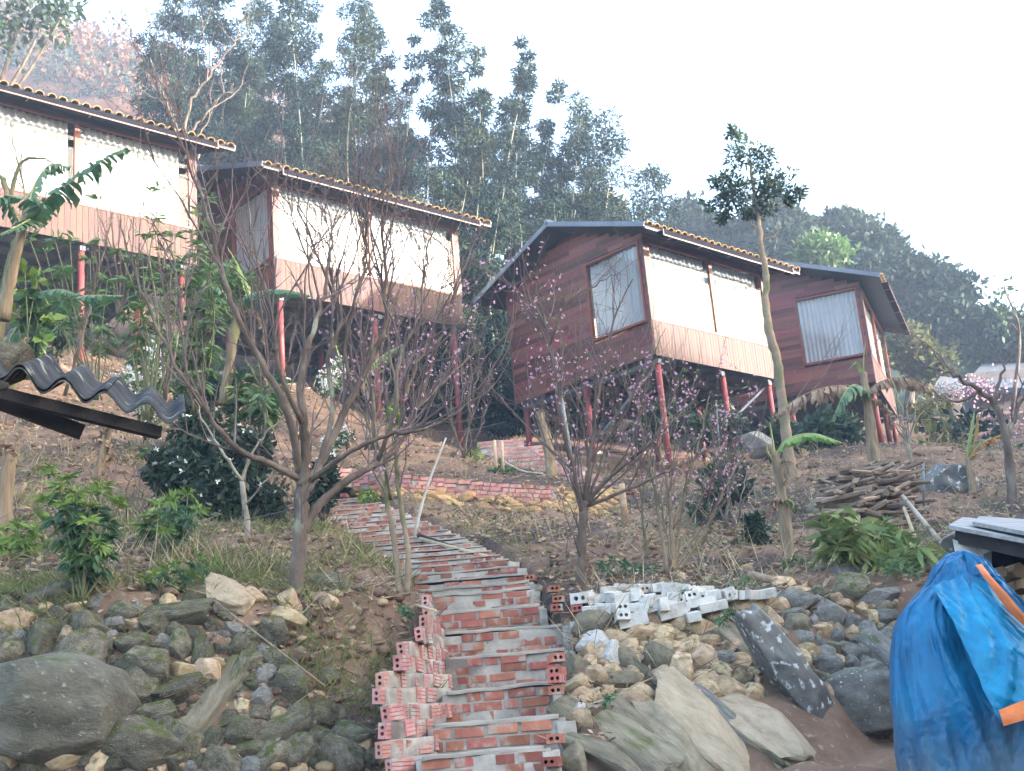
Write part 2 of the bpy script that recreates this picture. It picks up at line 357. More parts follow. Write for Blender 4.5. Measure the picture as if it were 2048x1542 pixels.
CX += [np.array(c, float) for c in [(3.22, 26.19, 4.75), (4.87, 27.75, 5.1), (.16, 29.3, 6.47), (1.66, 27.7, 5.55), (-4.98, 26.2, 7.9), (-3.09, 27.96, 6.6),
       (-6.57, 27.8, 8.5), (-8.69, 23.5, 7.45), (-7.65, 24.5, 7.33), (-6.85, 25.2, 7.3), (-13, 21, 8.0), (9.5, 32, 6.3), (11.3, 36, 7.0), (8, 33, 6.5),
       (-3, 33, 8.3), (0, 40, 11), (-8, 40, 15.2), (-16, 35, 15), (6, 42, 10), (16, 40, 8.5), (-25, 60, 30), (-6, 60, 24), (12, 65, 15), (35, 70, 16),
       (-40, 30, 17), (-35, 8, 4), (-20, 12, 4.0), (-12, 14, 3.6), (14, 14, 1.4), (16, 25, 4.4), (35, 40, 8), (30, 12, 1.2), (-40, 70, 40), (45, 20, 3), (-20, 24, 9)]]
CX = np.array(CX)
def _phi(r2): return .5*r2*np.log(r2+1e-12)
_n = len(CX)
_d2 = ((CX[:, None, :2]-CX[None, :, :2])**2).sum(-1)
_A = np.zeros((_n+3, _n+3)); _A[:_n, :_n] = _phi(_d2)+np.eye(_n)*1.5
_A[:_n, _n] = 1; _A[:_n, _n+1:] = CX[:, :2]; _A[_n, :_n] = 1; _A[_n+1:, :_n] = CX[:, :2].T
_w = np.linalg.solve(_A, np.concatenate([CX[:, 2], np.zeros(3)]))
def tps(x, y):
    x = np.asarray(x, float); y = np.asarray(y, float); s = x.shape; xf = x.ravel(); yf = y.ravel(); out = np.empty(len(xf))
    for i in range(0, len(xf), 40000):
        a, b = xf[i:i+40000], yf[i:i+40000]
        r2 = (a[:, None]-CX[None, :, 0])**2+(b[:, None]-CX[None, :, 1])**2
        out[i:i+40000] = _phi(r2)@_w[:_n]+_w[_n]+_w[_n+1]*a+_w[_n+2]*b
    return out.reshape(s)
WX = [-9, -3, -1.7, -1.15, -.75, -.3, .35, .7, 1.5, 2.1, 2.55, 3.2, 4, 6, 12]
WY = [8.0, 8.2, 8.3, 8.5, 8.8, 8.2, 8.2, 8.5, 8.7, 9.1, 9.95, 10.2, 10.3, 10.8, 11]
WB = [1.3, 1.15, 1.5, 1.9, 2.0, 2.2, 2.2, 2.1, 2.0, 1.6, .95, .9, 1.0, 1.2, 1.5]

# stair treads: left, right pixel columns, row and distance of every front edge
TR = [(840, 1092, 1503, 8.07), (863, 1121, 1440, 8.61), (890, 1108, 1374, 9.27), (889, 1130, 1306, 10.07), (886, 1130, 1257, 10.74), (876, 1082, 1217, 11.35),
      (845, 1063, 1184, 11.9), (822, 1058, 1157, 12.55), (786, 1020, 1128, 13.3), (760, 985, 1110, 14.0), (738, 950, 1092, 14.8), (722, 915, 1075, 15.6), (690, 880, 1058, 16.5),
      (668, 835, 1042, 17.4), (656, 800, 1025, 18.3), (648, 765, 1010, 19.2), (640, 735, 998, 20.0)]
ST = []
for i, (l, r, yy, Y) in enumerate(TR):
    ps = P((l+r)/2, yy, Y); ST.append([P(l, yy, Y)[0], P(r, yy, Y)[0], Y, ps[2]])
ST2 = []
for i, s in enumerate(ST):                      # the upper flight has twice as many, lower steps
    if i >= 7:
        q = [(a+b)/2 for a, b in zip(ST[i-1], s)]; ST2.append(q)
    ST2.append(s)
ST = np.array(ST2)
ST[:, 3] = np.maximum.accumulate(ST[:, 3])
def stair_z(y): return np.interp(y, ST[:, 2], ST[:, 3])
def ground0(x, y):
    x = np.asarray(x, float); y = np.asarray(y, float)
    t = tps(x, y)
    low = np.where(x < -.6, -.42, -.36)+0*y
    low = low-np.clip(9.3-y, 0, 2.8)*.13-np.clip((6.5-y)/3.5, 0, 1)*.8
    w = np.interp(x, WX, WY); b = np.interp(x, WX, WB)
    s = np.clip((y-w)/b, 0, 1); s = s**.8
    z = np.where(y < w, low, low+(t-low)*s)
    # the stairs sit in a shallow trench
    l = np.interp(y, ST[:, 2], ST[:, 0]); r = np.interp(y, ST[:, 2], ST[:, 1])
    inside = np.clip(np.minimum(x-l+.12, r-x+.12)/.1, 0, 1)*(y > 7.9)*(y < 20.3)
    z = z*(1-inside)+np.minimum(z, stair_z(y)-.45)*inside
    near = np.clip(1-np.maximum(l-x, x-r)/.5, 0, 1)*(y > 8.2)*(y < 20.3)*(1-inside)
    z = z*(1-near*.7)+(stair_z(y)-.05)*near*.7
    # unseen spur added at right, shaped to keep evening sun off the garden
    top_ = np.interp(y, [17, 22], [15.0, 11.2])
    rid = np.interp(x, [13, 27, 60], [0, 1, 1.15])*(top_+6)-6-np.clip(y-37, 0, 60)*.6
    return np.maximum(z, rid)
GX0, GX1, GY0, GY1, GS = -16., 18., 2., 46., .1
gx = np.arange(GX0, GX1+GS/2, GS); gy = np.arange(GY0, GY1+GS/2, GS)
GRID = ground0(*np.meshgrid(gx, gy))
def ground(x, y):
    x = np.asarray(x, float); y = np.asarray(y, float)
    fx = np.clip((x-GX0)/GS, 0, len(gx)-1.001); fy = np.clip((y-GY0)/GS, 0, len(gy)-1.001)
    i = fx.astype(int); j = fy.astype(int); a = fx-i; b = fy-j
    g = GRID
    z = (g[j, i]*(1-a)+g[j, i+1]*a)*(1-b)+(g[j+1, i]*(1-a)+g[j+1, i+1]*a)*b
    return z
def gz(x, y): return float(ground(x, y))
_ys = np.arange(5, 44, .03)
def hit(px, py, y0=5.0, y1=44):
    "where the line of sight meets the ground"
    d = ray(px, py); ys = _ys[(_ys >= y0) & (_ys <= y1)]
    z = ground(d[0]*ys, ys); k = np.nonzero(d[2]*ys <= z)[0]
    if len(k) == 0: return d*ys[-1]
    Y = ys[k[0]]; return np.array([d[0]*Y, Y, float(ground(d[0]*Y, Y))])
def onground(px, Y):
    d = ray(px, 1000); x = d[0]*Y
    # column px leans with the roll: solve for the row whose ground point has this column
    py = 1000.
    for _ in range(12):
        d = ray(px, py); x = d[0]*Y; z = gz(x, Y)
        c = MCAM@np.array([x, Y, z]); py = H_PX/2+F_PX*c[1]/c[2]
    return np.array([x, Y, z])

def build_terrain():
    rows = np.concatenate([np.arange(-25, 5, 1.5), np.arange(5, 7.6, .3), np.arange(7.6, 14, .06), np.arange(14, 24, .12), np.arange(24, 46, .4), np.arange(46, 111, 3)])
    tt = np.concatenate([-np.linspace(1, .22, 16)[:-1], np.linspace(-.22, .22, 170), np.linspace(.22, 1, 16)[1:]])
    V = []
    for y in rows:
        half = max(y, 8)*2.0+20
        core = max(y, 7)*.52+.6
        x = np.where(np.abs(tt) <= .22, tt/.22*core, np.sign(tt)*(core+(np.abs(tt)-.22)/.78*(half-core)))
        V.append(np.stack([x, np.full_like(x, y)], -1))
    V = np.array(V); X = V[..., 0]; Y = V[..., 1]
    Z = ground0(X, Y)
    inb = (X > GX0) & (X < GX1) & (Y > GY0) & (Y < GY1)
    nz = np.zeros_like(Z)
    for i in range(Z.shape[0]):
        for j in range(Z.shape[1]):
            p = Vector((X[i, j], Y[i, j], Z[i, j]))
            if Y[i, j] > 5: nz[i, j] = mnoise.noise(p*1.7)*.06+mnoise.noise(p*5.3)*.038+mnoise.noise(p*13)*.02
    l = np.interp(Y, ST[:, 2], ST[:, 0]); r = np.interp(Y, ST[:, 2], ST[:, 1])
    ins = (X > l-.1) & (X < r+.1) & (Y < 20.3)
    Z = Z+np.where(ins, 0, nz)
    n, mcols = Z.shape
    me = bpy.data.meshes.new('ground')
    vv = np.stack([X, Y, Z], -1).reshape(-1, 3)
    idx = np.arange(n*mcols).reshape(n, mcols)
    q = np.stack([idx[:-1, :-1], idx[:-1, 1:], idx[1:, 1:], idx[1:, :-1]], -1).reshape(-1, 4)
    me.from_pydata(vv.tolist(), [], q.tolist()); me.update()
    me.polygons.foreach_set('use_smooth', [True]*len(me.polygons))
    o = ob('ground', me, M['earth']); o['kind'] = 'structure'
build_terrain()

def hill(name, pts, material, depth, seed, amp=1.0):
    "ridge whose skyline passes through pts (pixels at distance), falling away in front of and behind it"
    P3 = np.array([P(*p) for p in pts]); n = 60
    t = np.linspace(0, 1, n); tt = np.linspace(0, 1, len(P3))
    sk = np.stack([np.interp(t, tt, P3[:, k]) for k in range(3)], -1)
    prof = [(-1.0, -1.2), (-.8, -.78), (-.6, -.50), (-.4, -.28), (-.2, -.11), (-.08, -.03), (0, 0), (.15, -.08), (.5, -.35), (1, -.9)]
    V = []
    for dy, dz in prof:
        for k in range(n):
            p = sk[k]+np.array([0, dy*depth, dz*depth*.7])
            nn = mnoise.noise(Vector(p)*.13+Vector((seed, 0, 0)))*2.2*amp+mnoise.noise(Vector(p)*.5)*.7*amp
            V.append((p[0], p[1], p[2]+nn))
    m_ = len(prof)
    Fc = [(i*n+k, i*n+k+1, (i+1)*n+k+1, (i+1)*n+k) for i in range(m_-1) for k in range(n-1)]
    b = MB(); b.v = V; b.f = Fc
    o = b.build(name, material, smooth=True); o['kind'] = 'structure'
    return np.array(V).reshape(m_, n, 3)
# ------------------------------------------------------------------ cabins
UNIT = {}
def unit_box():
    if 'box' not in UNIT:
        b = MB().box((-.5, -.5, -.5), (.5, .5, .5)); me = bpy.data.meshes.new('board'); me.from_pydata(b.v, [], b.f); me.update(); UNIT['box'] = me
    return UNIT['box']
def board(name, lo, hi, material, parent):
    key = ('b', material.name)
    if key not in UNIT:
        me = unit_box().copy(); me.name = name; me.materials.append(material); UNIT[key] = me
    lo = np.array(lo, float); hi = np.array(hi, float)
    o = bpy.data.objects.new(name, UNIT[key]); COL.objects.link(o); o.parent = parent
    o.location = (lo+hi)/2; o.scale = hi-lo
    return o
def lbuild(b, name, material, parent, smooth=False):
    return b.build(name, material, parent, smooth, world=False)

def roof_w(v):   # top of the roof
    return np.where(v < 2.3, 2.58+(v+.6)*(1.06/2.9), 3.64-(v-2.3)*(1.06/2.75))

def cabin(label, origin, az, L, left_side=True, posts=None, u_ext=(-.6, .65), rng_seed=1, brace=False, mull=.53, plank_w=.125, rear_ground=True):
    rg = random.Random(rng_seed)
    a = math.radians(az)
    h = thing('stilt_cabin', label, 'cabin', origin, a, 'wooden cabins on red stilts')
    ud = np.array([math.cos(a), math.sin(a)]); vd = np.array([-math.sin(a), math.cos(a)])
    D = 4.5; WB_, WT = .66, 2.55
    def wxy(u, v): return np.array(origin[:2])+ud*u+vd*v
    # floor
    lbuild(MB().box((.02, .03, -.07), (L-.02, D-.02, -.005)), 'floor', M['joist'], h)
    for k in range(7):
        v = .25+k*(D-.5)/6
        lbuild(MB().box((.05, v-.035, -.19), (L-.05, v+.035, -.072)), 'joist', M['joist'], h)
    for k in range(3):
        u = [.17, L*.53, L-.3][k]
        lbuild(MB().box((u-.06, .04, -.30), (u+.06, D-.1, -.192)), 'beam', M['joist'], h)
    # stilts
    for (u, v) in posts or [(.17, .12), (L*.53, .12), (L-.3, .12), (.17, 2.3), (L*.53, 2.3), (L-.3, 2.3), (.17, 4.35), (L*.53, 4.35), (L-.3, 4.35)]:
        p = wxy(u, v); g = gz(*p)-origin[2]
        if g > -.35: continue
        lbuild(MB().tube([(u, v, g-.25), (u, v, -.302)], .07, 8), 'post', M['post'], h, True)
        lbuild(MB().box((u-.11, v-.11, -.3015), (u+.11, v+.11, -.285)), 'post_cap', M['post'], h) if False else None
        lbuild(MB().box((u-.13, v-.13, g-.05), (u+.13, v+.13, g+.025)), 'footing', M['mortar'], h)
    if brace:
        lbuild(MB().beam((.2, .2, -.32), (.25, 2.6, -1.75), .05), 'brace', M['steel'], h)
        lbuild(MB().beam((L-.35, .2, -.35), (L*.55, 1.4, -2.05), .05), 'brace', M['steel'], h)
    # walls behind the cladding
    lbuild(MB().box((.03, D-.06, 0), (L-.03, D-.01, 2.56)), 'back_wall', M['interior'], h)
    lbuild(MB().box((L-.06, .06, 0), (L-.02, D-.06, 2.5)), 'side_wall', M['plank'], h)
    # front parapet of upright planks
    n = int(round(L/plank_w)); pw = L/n
    for k in range(n):
        board('plank', (k*pw+.003, -.012-rg.random()*.006, -.14-rg.random()*.008), ((k+1)*pw-.003, .028, WB_), M['plank_sun_dimmed'], h)
    # side cladding of level boards with the window left open
    if left_side:
        ch = .118; w = -.12; k = 0
        wv0, wv1, ww0, ww1 = .10, 1.78, .66, 2.56
        while w < 3.4:
            w1 = w+ch
            wm = w+ch*.5
            # extent along v below the roof
            f0 = max(0.0, (w1-2.50)/(1.06/2.9)-.6) if w1 > 2.70 else 0.0
            f1 = min(D, 2.3+(3.56-w1)/(1.06/2.75)) if w1 > 2.62 else D
            segs = [(f0, f1)]
            if w1 > ww0+.01 and w < ww1-.01:
                segs = [(f0, wv0), (wv1, f1)]
            for s0, s1 in segs:
                if s1-s0 < .04: continue
                cuts = [s0]
                if s1-s0 > 1.4:
                    c = s0+.5+rg.random()*.9
                    while c < s1-.4:
                        cuts.append(c); c += .8+rg.random()*1.2
                cuts.append(s1)
                for c0, c1 in zip(cuts[:-1], cuts[1:]):
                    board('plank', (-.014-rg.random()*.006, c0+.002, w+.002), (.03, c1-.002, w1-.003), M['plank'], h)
            w = w1; k += 1
        # side window
        fr = MB()
        t = .05
        fr.box((-.05, wv0-.0, ww0), (.04, wv0+t, ww1)).box((-.05, wv1-t, ww0), (.04, wv1, ww1))
        fr.box((-.05, wv0+t, ww0), (.04, wv1-t, ww0+t)).box((-.05, wv0+t, ww1-t), (.04, wv1-t, ww1))
        wn_ = lbuild(fr, 'window', M['frame'], h)
        gb = MB(); gb.v = [(.0, wv0+t-.004, ww0+t-.004), (.0, wv1-t+.004, ww0+t-.004), (.0, wv1-t+.004, ww1-t+.004), (.0, wv0+t-.004, ww1-t+.004)]; gb.f = [(0, 3, 2, 1)]; lbuild(gb, 'pane', M['glass'], wn_)
        cu = curtain(wv1-.06-(wv0+.06), ww1-ww0-.12, rg, 13)
        cu.v = [(.09+y, wv0+.06+x, ww0+.06+z) for x, y, z in cu.v]
        lbuild(cu, 'curtain', M['curtain'], wn_, True)
        lbuild(MB().box((-.03, D-.02, -.14), (.035, D+.03, 2.62)), 'corner_trim', M['trim'], h)
    else:
        lbuild(MB().box((.0, .05, 0), (.03, D-.06, 2.55)), 'side_wall', M['plank'], h)
    # corner posts
    lbuild(MB().box((-.022, -.024, WB_+.0), (.115, .03, 2.6)), 'corner_post', M['trim'], h)
    lbuild(MB().box((L-.115, -.024, WB_+.0), (L+.022, .03, 2.6)), 'corner_post', M['trim'], h)
    lbuild(MB().box((.11, .03, 2.555), (L-.11, .09, 2.75)), 'lintel', M['plank'], h)
    # front windows
    um = L*mull; t = .055
    for (a0, a1) in ((.118, um-.001), (um+.001, L-.118)):
        fr = MB()
        fr.box((a0, -.03, WB_+.002), (a0+t, .05, WT)).box((a1-t, -.03, WB_+.002), (a1, .05, WT))
        fr.box((a0+t, -.03, WB_+.002), (a1-t, .05, WB_+.045)).box((a0+t, -.03, WT-.05), (a1-t, .05, WT))
        wn_ = lbuild(fr, 'window', M['frame'], h)
        gb = MB(); gb.v = [(a0+t-.004, .0, WB_+.04), (a1-t+.004, .0, WB_+.04), (a1-t+.004, .0, WT-.045), (a0+t-.004, .0, WT-.045)]; gb.f = [(0, 1, 2, 3)]; lbuild(gb, 'pane', M['glass'], wn_)
        gap = .10+.07*rg.random()
        cu = curtain(a1-a0-.10-gap, WT-WB_-.09, rg, int((a1-a0)/.16))
        cu.v = [(a0+.05+x, .11-y, WB_+.045+z) for x, y, z in cu.v]
        lbuild(cu, 'curtain', M['curtain'], wn_, True)
    # roof: two dark decks, tiles in waves on top
    u0, u1 = u_ext[0], L+u_ext[1]
    def deck(v0, v1, name):
        b = MB(); w0 = float(roof_w(v0)); w1 = float(roof_w(v1)); th = .07
        n_ = len(b.v)
        b.v += [(u0, v0, w0-th), (u1, v0, w0-th), (u1, v1, w1-th), (u0, v1, w1-th), (u0, v0, w0-.01), (u1, v0, w0-.01), (u1, v1, w1-.01), (u0, v1, w1-.01)]
        b.f += [(n_, n_+3, n_+2, n_+1), (n_+4, n_+5, n_+6, n_+7), (n_, n_+1, n_+5, n_+4), (n_+1, n_+2, n_+6, n_+5), (n_+2, n_+3, n_+7, n_+6), (n_+3, n_, n_+4, n_+7)]
        return lbuild(b, name, M['soffit'], h)
    rf = deck(-.6, 2.298, 'roof'); deck(2.302, 5.05, 'roof')
    pitch = .235; nu = int((u1-u0)/pitch); pu = (u1-u0)/nu; sub = 6
    def tiling(v0, v1, rows):
        b = MB()
        for r in range(rows):
            a0 = v0+(v1-v0)*r/rows; a1 = v0+(v1-v0)*(r+1)/rows
            n_ = len(b.v)
            for vv, lift in ((a0, .035), (a1, .0)):
                for k in range(nu*sub+1):
                    u = u0+pu*k/sub
                    b.v.append((u, vv, float(roof_w(vv))+lift+.035*(1-math.cos(2*math.pi*k/sub))*.5))
            c_ = nu*sub+1
            b.f += [(n_+k, n_+k+1, n_+c_+k+1, n_+c_+k) for k in range(nu*sub)]
        o = lbuild(b, 'roof_tiling', M['tile'], rf, True); o['kind'] = 'stuff'
    tiling(-.30, 2.3, 7); tiling(2.3, 5.05, 7)
    # eave tiles one by one
    if 'tile' not in UNIT:
        b = MB(); ring = []
        for vv, rr in ((-.34, .092), (.06, .076)):
            for th_, in_ in ((0, 0), (.016, 1)):
                for k in range(7):
                    t_ = math.pi*k/6
                    b.v.append((-math.cos(t_)*(rr-th_), vv, math.sin(t_)*(rr-th_)*.8))
        for k in range(6):
            b.f += [(k, k+1, 14+k+1, 14+k), (7+k, 21+k, 21+k+1, 7+k+1), (k, 7+k, 7+k+1, k+1)]
        me = bpy.data.meshes.new('tile'); me.from_pydata(b.v, [], b.f); me.update(); me.materials.append(M['tile']); UNIT['tile'] = me
    sl = math.atan(1.06/2.9)
    for k in range(nu):
        o = bpy.data.objects.new('tile', UNIT['tile']); COL.objects.link(o); o.parent = h
        o.location = (u0+pu*(k+.5), -.35, float(roof_w(-.32))+.002+rg.random()*.008); o.rotation_euler = (sl, 0, rg.uniform(-.03, .03))
    # gutter with its copper lip
    g0, g1 = u0+.42, u1-.5
    b = MB().box((g0, -.76, 2.37), (g1, -.745, 2.495)).box((g0, -.745, 2.37), (g1, -.602, 2.385)).box((g0, -.745, 2.385), (g0+.015, -.602, 2.48)).box((g1-.015, -.745, 2.385), (g1, -.602, 2.48))
    gt = lbuild(b, 'gutter', M['gutter'], h)
    lbuild(MB().box((g0-.01, -.78, 2.345), (g1+.01, -.762, 2.372)).box((g0-.01, -.78, 2.372), (g0+.012, -.762, 2.50)).box((g1-.012, -.78, 2.372), (g1+.01, -.762, 2.50)), 'lip', M['copper'], gt)
    for k in range(5):
        u = g0+.3+k*(g1-g0-.6)/4
        lbuild(MB().box((u-.012, -.764, 2.352), (u+.012, -.603, 2.368)), 'bracket', M['copper'], gt)
    lbuild(MB().box((u0, -.632, 2.475), (g0-.012, -.604, 2.51)).box((g1+.012, -.632, 2.475), (u1, -.604, 2.51)), 'eave_trim', M['copper'], h)
    # gable flashings and ridge cap
    for ue, sgn in ((u0, -1), (u1, 1)):
        for v0, v1 in ((-.62, 2.3), (2.3, 5.08)):
            p = (ue+sgn*.012, v0, float(roof_w(v0))+.0); q = (ue+sgn*.012, v1, float(roof_w(v1))+.0)
            lbuild(MB().beam(p, q, .024, .11), 'barge_board', M['flashing'], h)
    lbuild(MB().tube([(u0-.03, 2.3, 3.69), (u1+.03, 2.3, 3.69)], .07, 8), 'ridge_cap', M['flashing'], h, True)
    return h

def curtain(w, hgt, rg, pleats):
    b = MB(); n = pleats*6; rows = [0, .25, .6, .85, .93, 1.0]
    ph = rg.random()*6
    for r in rows:
        for k in range(n+1):
            x = k/n
            amp = .033*(1-.25*(r > .9))
            wob = .25*math.sin(9*x+ph+r)
            y = amp*math.sin(2*math.pi*pleats*x+wob*2.5+ph)+.01*math.sin(31*x+ph)
            b.v.append((x*w, y, r*hgt))
    c = n+1
    b.f = [(i*c+k, i*c+k+1, (i+1)*c+k+1, (i+1)*c+k) for i in range(len(rows)-1) for k in range(n)]
    return b

o3 = P(1309.8, 697.4, 26); o2 = P(551, 572, 26)
o1 = P(393, 492, 25.3); o1[2] -= .3
_a = math.radians(43)
o1 = o1-5.4*np.array([math.cos(_a), math.sin(_a), 0])
o4 = P(1757, 800, 32); o4[2] += .62
cabin('upper left cabin cut by the picture edge, wavy tiled eave above two bright windows', o1, 43, 5.4, left_side=False, rng_seed=11, mull=.5, plank_w=.13)
cabin('cabin behind the big bare fruit tree, with orange framed windows and a dark gable', o2, 43, 5.42, rng_seed=22, mull=.495, plank_w=.135,
      posts=[(.17, .12), (2.75, .12), (5.15, .12), (.17, 2.4), (2.75, 2.4), (5.15, 2.4), (.17, 4.3), (2.75, 4.3), (5.15, 4.3)])
cabin('cabin right of centre with its whole red plank side and curtained side window in view', o3, 43.5, 4.47, rng_seed=33, mull=.52, plank_w=.10, brace=True,
      posts=[(.17, .12), (2.44, .12), (4.2, .12), (.17, 2.3), (2.44, 2.3), (4.2, 2.3), (.17, 4.35), (2.44, 4.35), (4.2, 4.35)])
cabin('farthest cabin at the right, turned so that its curtained plank side faces the steps', o4, 68, 4.9, rng_seed=44, mull=.45)
# ------------------------------------------------------------------ bricks and the stairway
def brick_mesh(name, L, Wd, H, material, holes=(True, False), nh=2, groove=False):
    "hollow brick, length along x; open ends show nh round holes"
    b = bmesh.new()
    def face(pts): return b.faces.new([b.verts.new(p) for p in pts])
    for end, on in ((-1, holes[0]), (1, holes[1])):
        x = end*L/2
        if not on:
            face([(x, -Wd/2, -H/2), (x, Wd/2, -H/2), (x, Wd/2, H/2), (x, -Wd/2, H/2)][::end]); continue
        for k in range(nh):
            c0 = -Wd/2+k*Wd/nh; c1 = c0+Wd/nh; cy = (c0+c1)/2+(.006 if k == 0 else -.006)*(nh == 2); r = min(Wd/nh, H)*.27
            corners = [b.verts.new((x, c0, -H/2)), b.verts.new((x, c1, -H/2)), b.verts.new((x, c1, H/2)), b.verts.new((x, c0, H/2))]
            ring = [b.verts.new((x, cy+r*math.cos(math.pi*(2*i+1)/8-math.pi*.75), r*math.sin(math.pi*(2*i+1)/8-math.pi*.75))) for i in range(8)]
            deep = [b.verts.new((x-end*.07, v.co.y, v.co.z)) for v in ring]
            for s in range(4):
                fs = [[corners[s], ring[(2*s) % 8], ring[(2*s-1) % 8]], [corners[s], corners[(s+1) % 4], ring[(2*s+1) % 8], ring[(2*s) % 8]]]
                for f in fs: b.faces.new(f)
            for i in range(8):
                b.faces.new([ring[i], ring[(i+1) % 8], deep[(i+1) % 8], deep[i]])
            b.faces.new(deep)
    for s in (-1, 1):
        face([(-L/2, s*Wd/2, -H/2), (L/2, s*Wd/2, -H/2), (L/2, s*Wd/2, H/2), (-L/2, s*Wd/2, H/2)])
        if not groove:
            face([(-L/2, -Wd/2, s*H/2), (L/2, -Wd/2, s*H/2), (L/2, Wd/2, s*H/2), (-L/2, Wd/2, s*H/2)]); continue
        pr = [(-Wd/2, 0)]
        for g in (-.026, 0, .026): pr += [(g-.004, 0), (g, .006), (g+.004, 0)]
        pr.append((Wd/2, 0))
        for (ya, da), (yb, db) in zip(pr[:-1], pr[1:]):
            face([(-L/2, ya, s*(H/2-da)), (L/2, ya, s*(H/2-da)), (L/2, yb, s*(H/2-db)), (-L/2, yb, s*(H/2-db))])
    bmesh.ops.remove_doubles(b, verts=b.verts, dist=1e-5)
    bmesh.ops.recalc_face_normals(b, faces=b.faces)
    me = bpy.data.meshes.new(name); b.to_mesh(me); b.free(); me.materials.append(material)
    return me
BR_HOLE = brick_mesh('brick', .205, .10, .058, M['brick'])
BR_SOLID = brick_mesh('brick', .205, .10, .058, M['brick'], (False, False))
BR_PALE = brick_mesh('brick', .205, .10, .058, M['brick_pale'], groove=True)
BR_PALES = brick_mesh('brick', .205, .10, .058, M['brick_pale'], (False, False), groove=True)
BR_WHITES = brick_mesh('brick', .205, .10, .062, M['white_block'], (False, False))
BR_WHITE = brick_mesh('brick', .205, .10, .062, M['white_block'])

def place(name, me, parent, loc, rot=(0, 0, 0), scale=(1, 1, 1)):
    o = bpy.data.objects.new(name, me); COL.objects.link(o); o.parent = parent
    off = Vector((0, 0, 0)); q = parent
    while q is not None: off += q.location; q = q.parent
    o.location = Vector(loc)-off; o.rotation_euler = rot; o.scale = scale
    return o

def rough_box(lo, hi, seed, amp=.012, nx=16, ny=4, nz_=2, skew=0.0):
    "box with lumpy faces"
    b = bmesh.new(); lo = Vector(lo); hi = Vector(hi)
    def grid(o, du, dv, nu, nv):
        vs = [[b.verts.new(o+du*(i/nu)+dv*(j/nv)) for j in range(nv+1)] for i in range(nu+1)]
        for i in range(nu):
            for j in range(nv): b.faces.new([vs[i][j], vs[i+1][j], vs[i+1][j+1], vs[i][j+1]])
    d = hi-lo; X = Vector((d.x, 0, 0)); Y = Vector((0, d.y, 0)); Z = Vector((0, 0, d.z))
    grid(lo+Z, X, Y, nx, ny); grid(lo, X, Z, nx, nz_); grid(lo, Z, Y, nz_, ny); grid(lo+X, Y, Z, ny, nz_); grid(lo+Y, Z, X, nz_, nx)
    bmesh.ops.remove_doubles(b, verts=b.verts, dist=1e-5)
    for v in b.verts:
        p = v.co*6+Vector((seed, 0, 0))
        v.co += Vector((mnoise.noise(p), mnoise.noise(p+Vector((9, 0, 0))), mnoise.noise(p+Vector((0, 9, 0))))) * amp
        v.co += Vector((0, mnoise.noise(p*.25), mnoise.noise(p*.3+Vector((4, 4, 4)))))*amp*1.2
        v.co.z += skew*(v.co.x-(lo.x+hi.x)/2)
    me = bpy.data.meshes.new('step'); b.to_mesh(me); b.free()
    me.polygons.foreach_set('use_smooth', [True]*len(me.polygons))
    return me

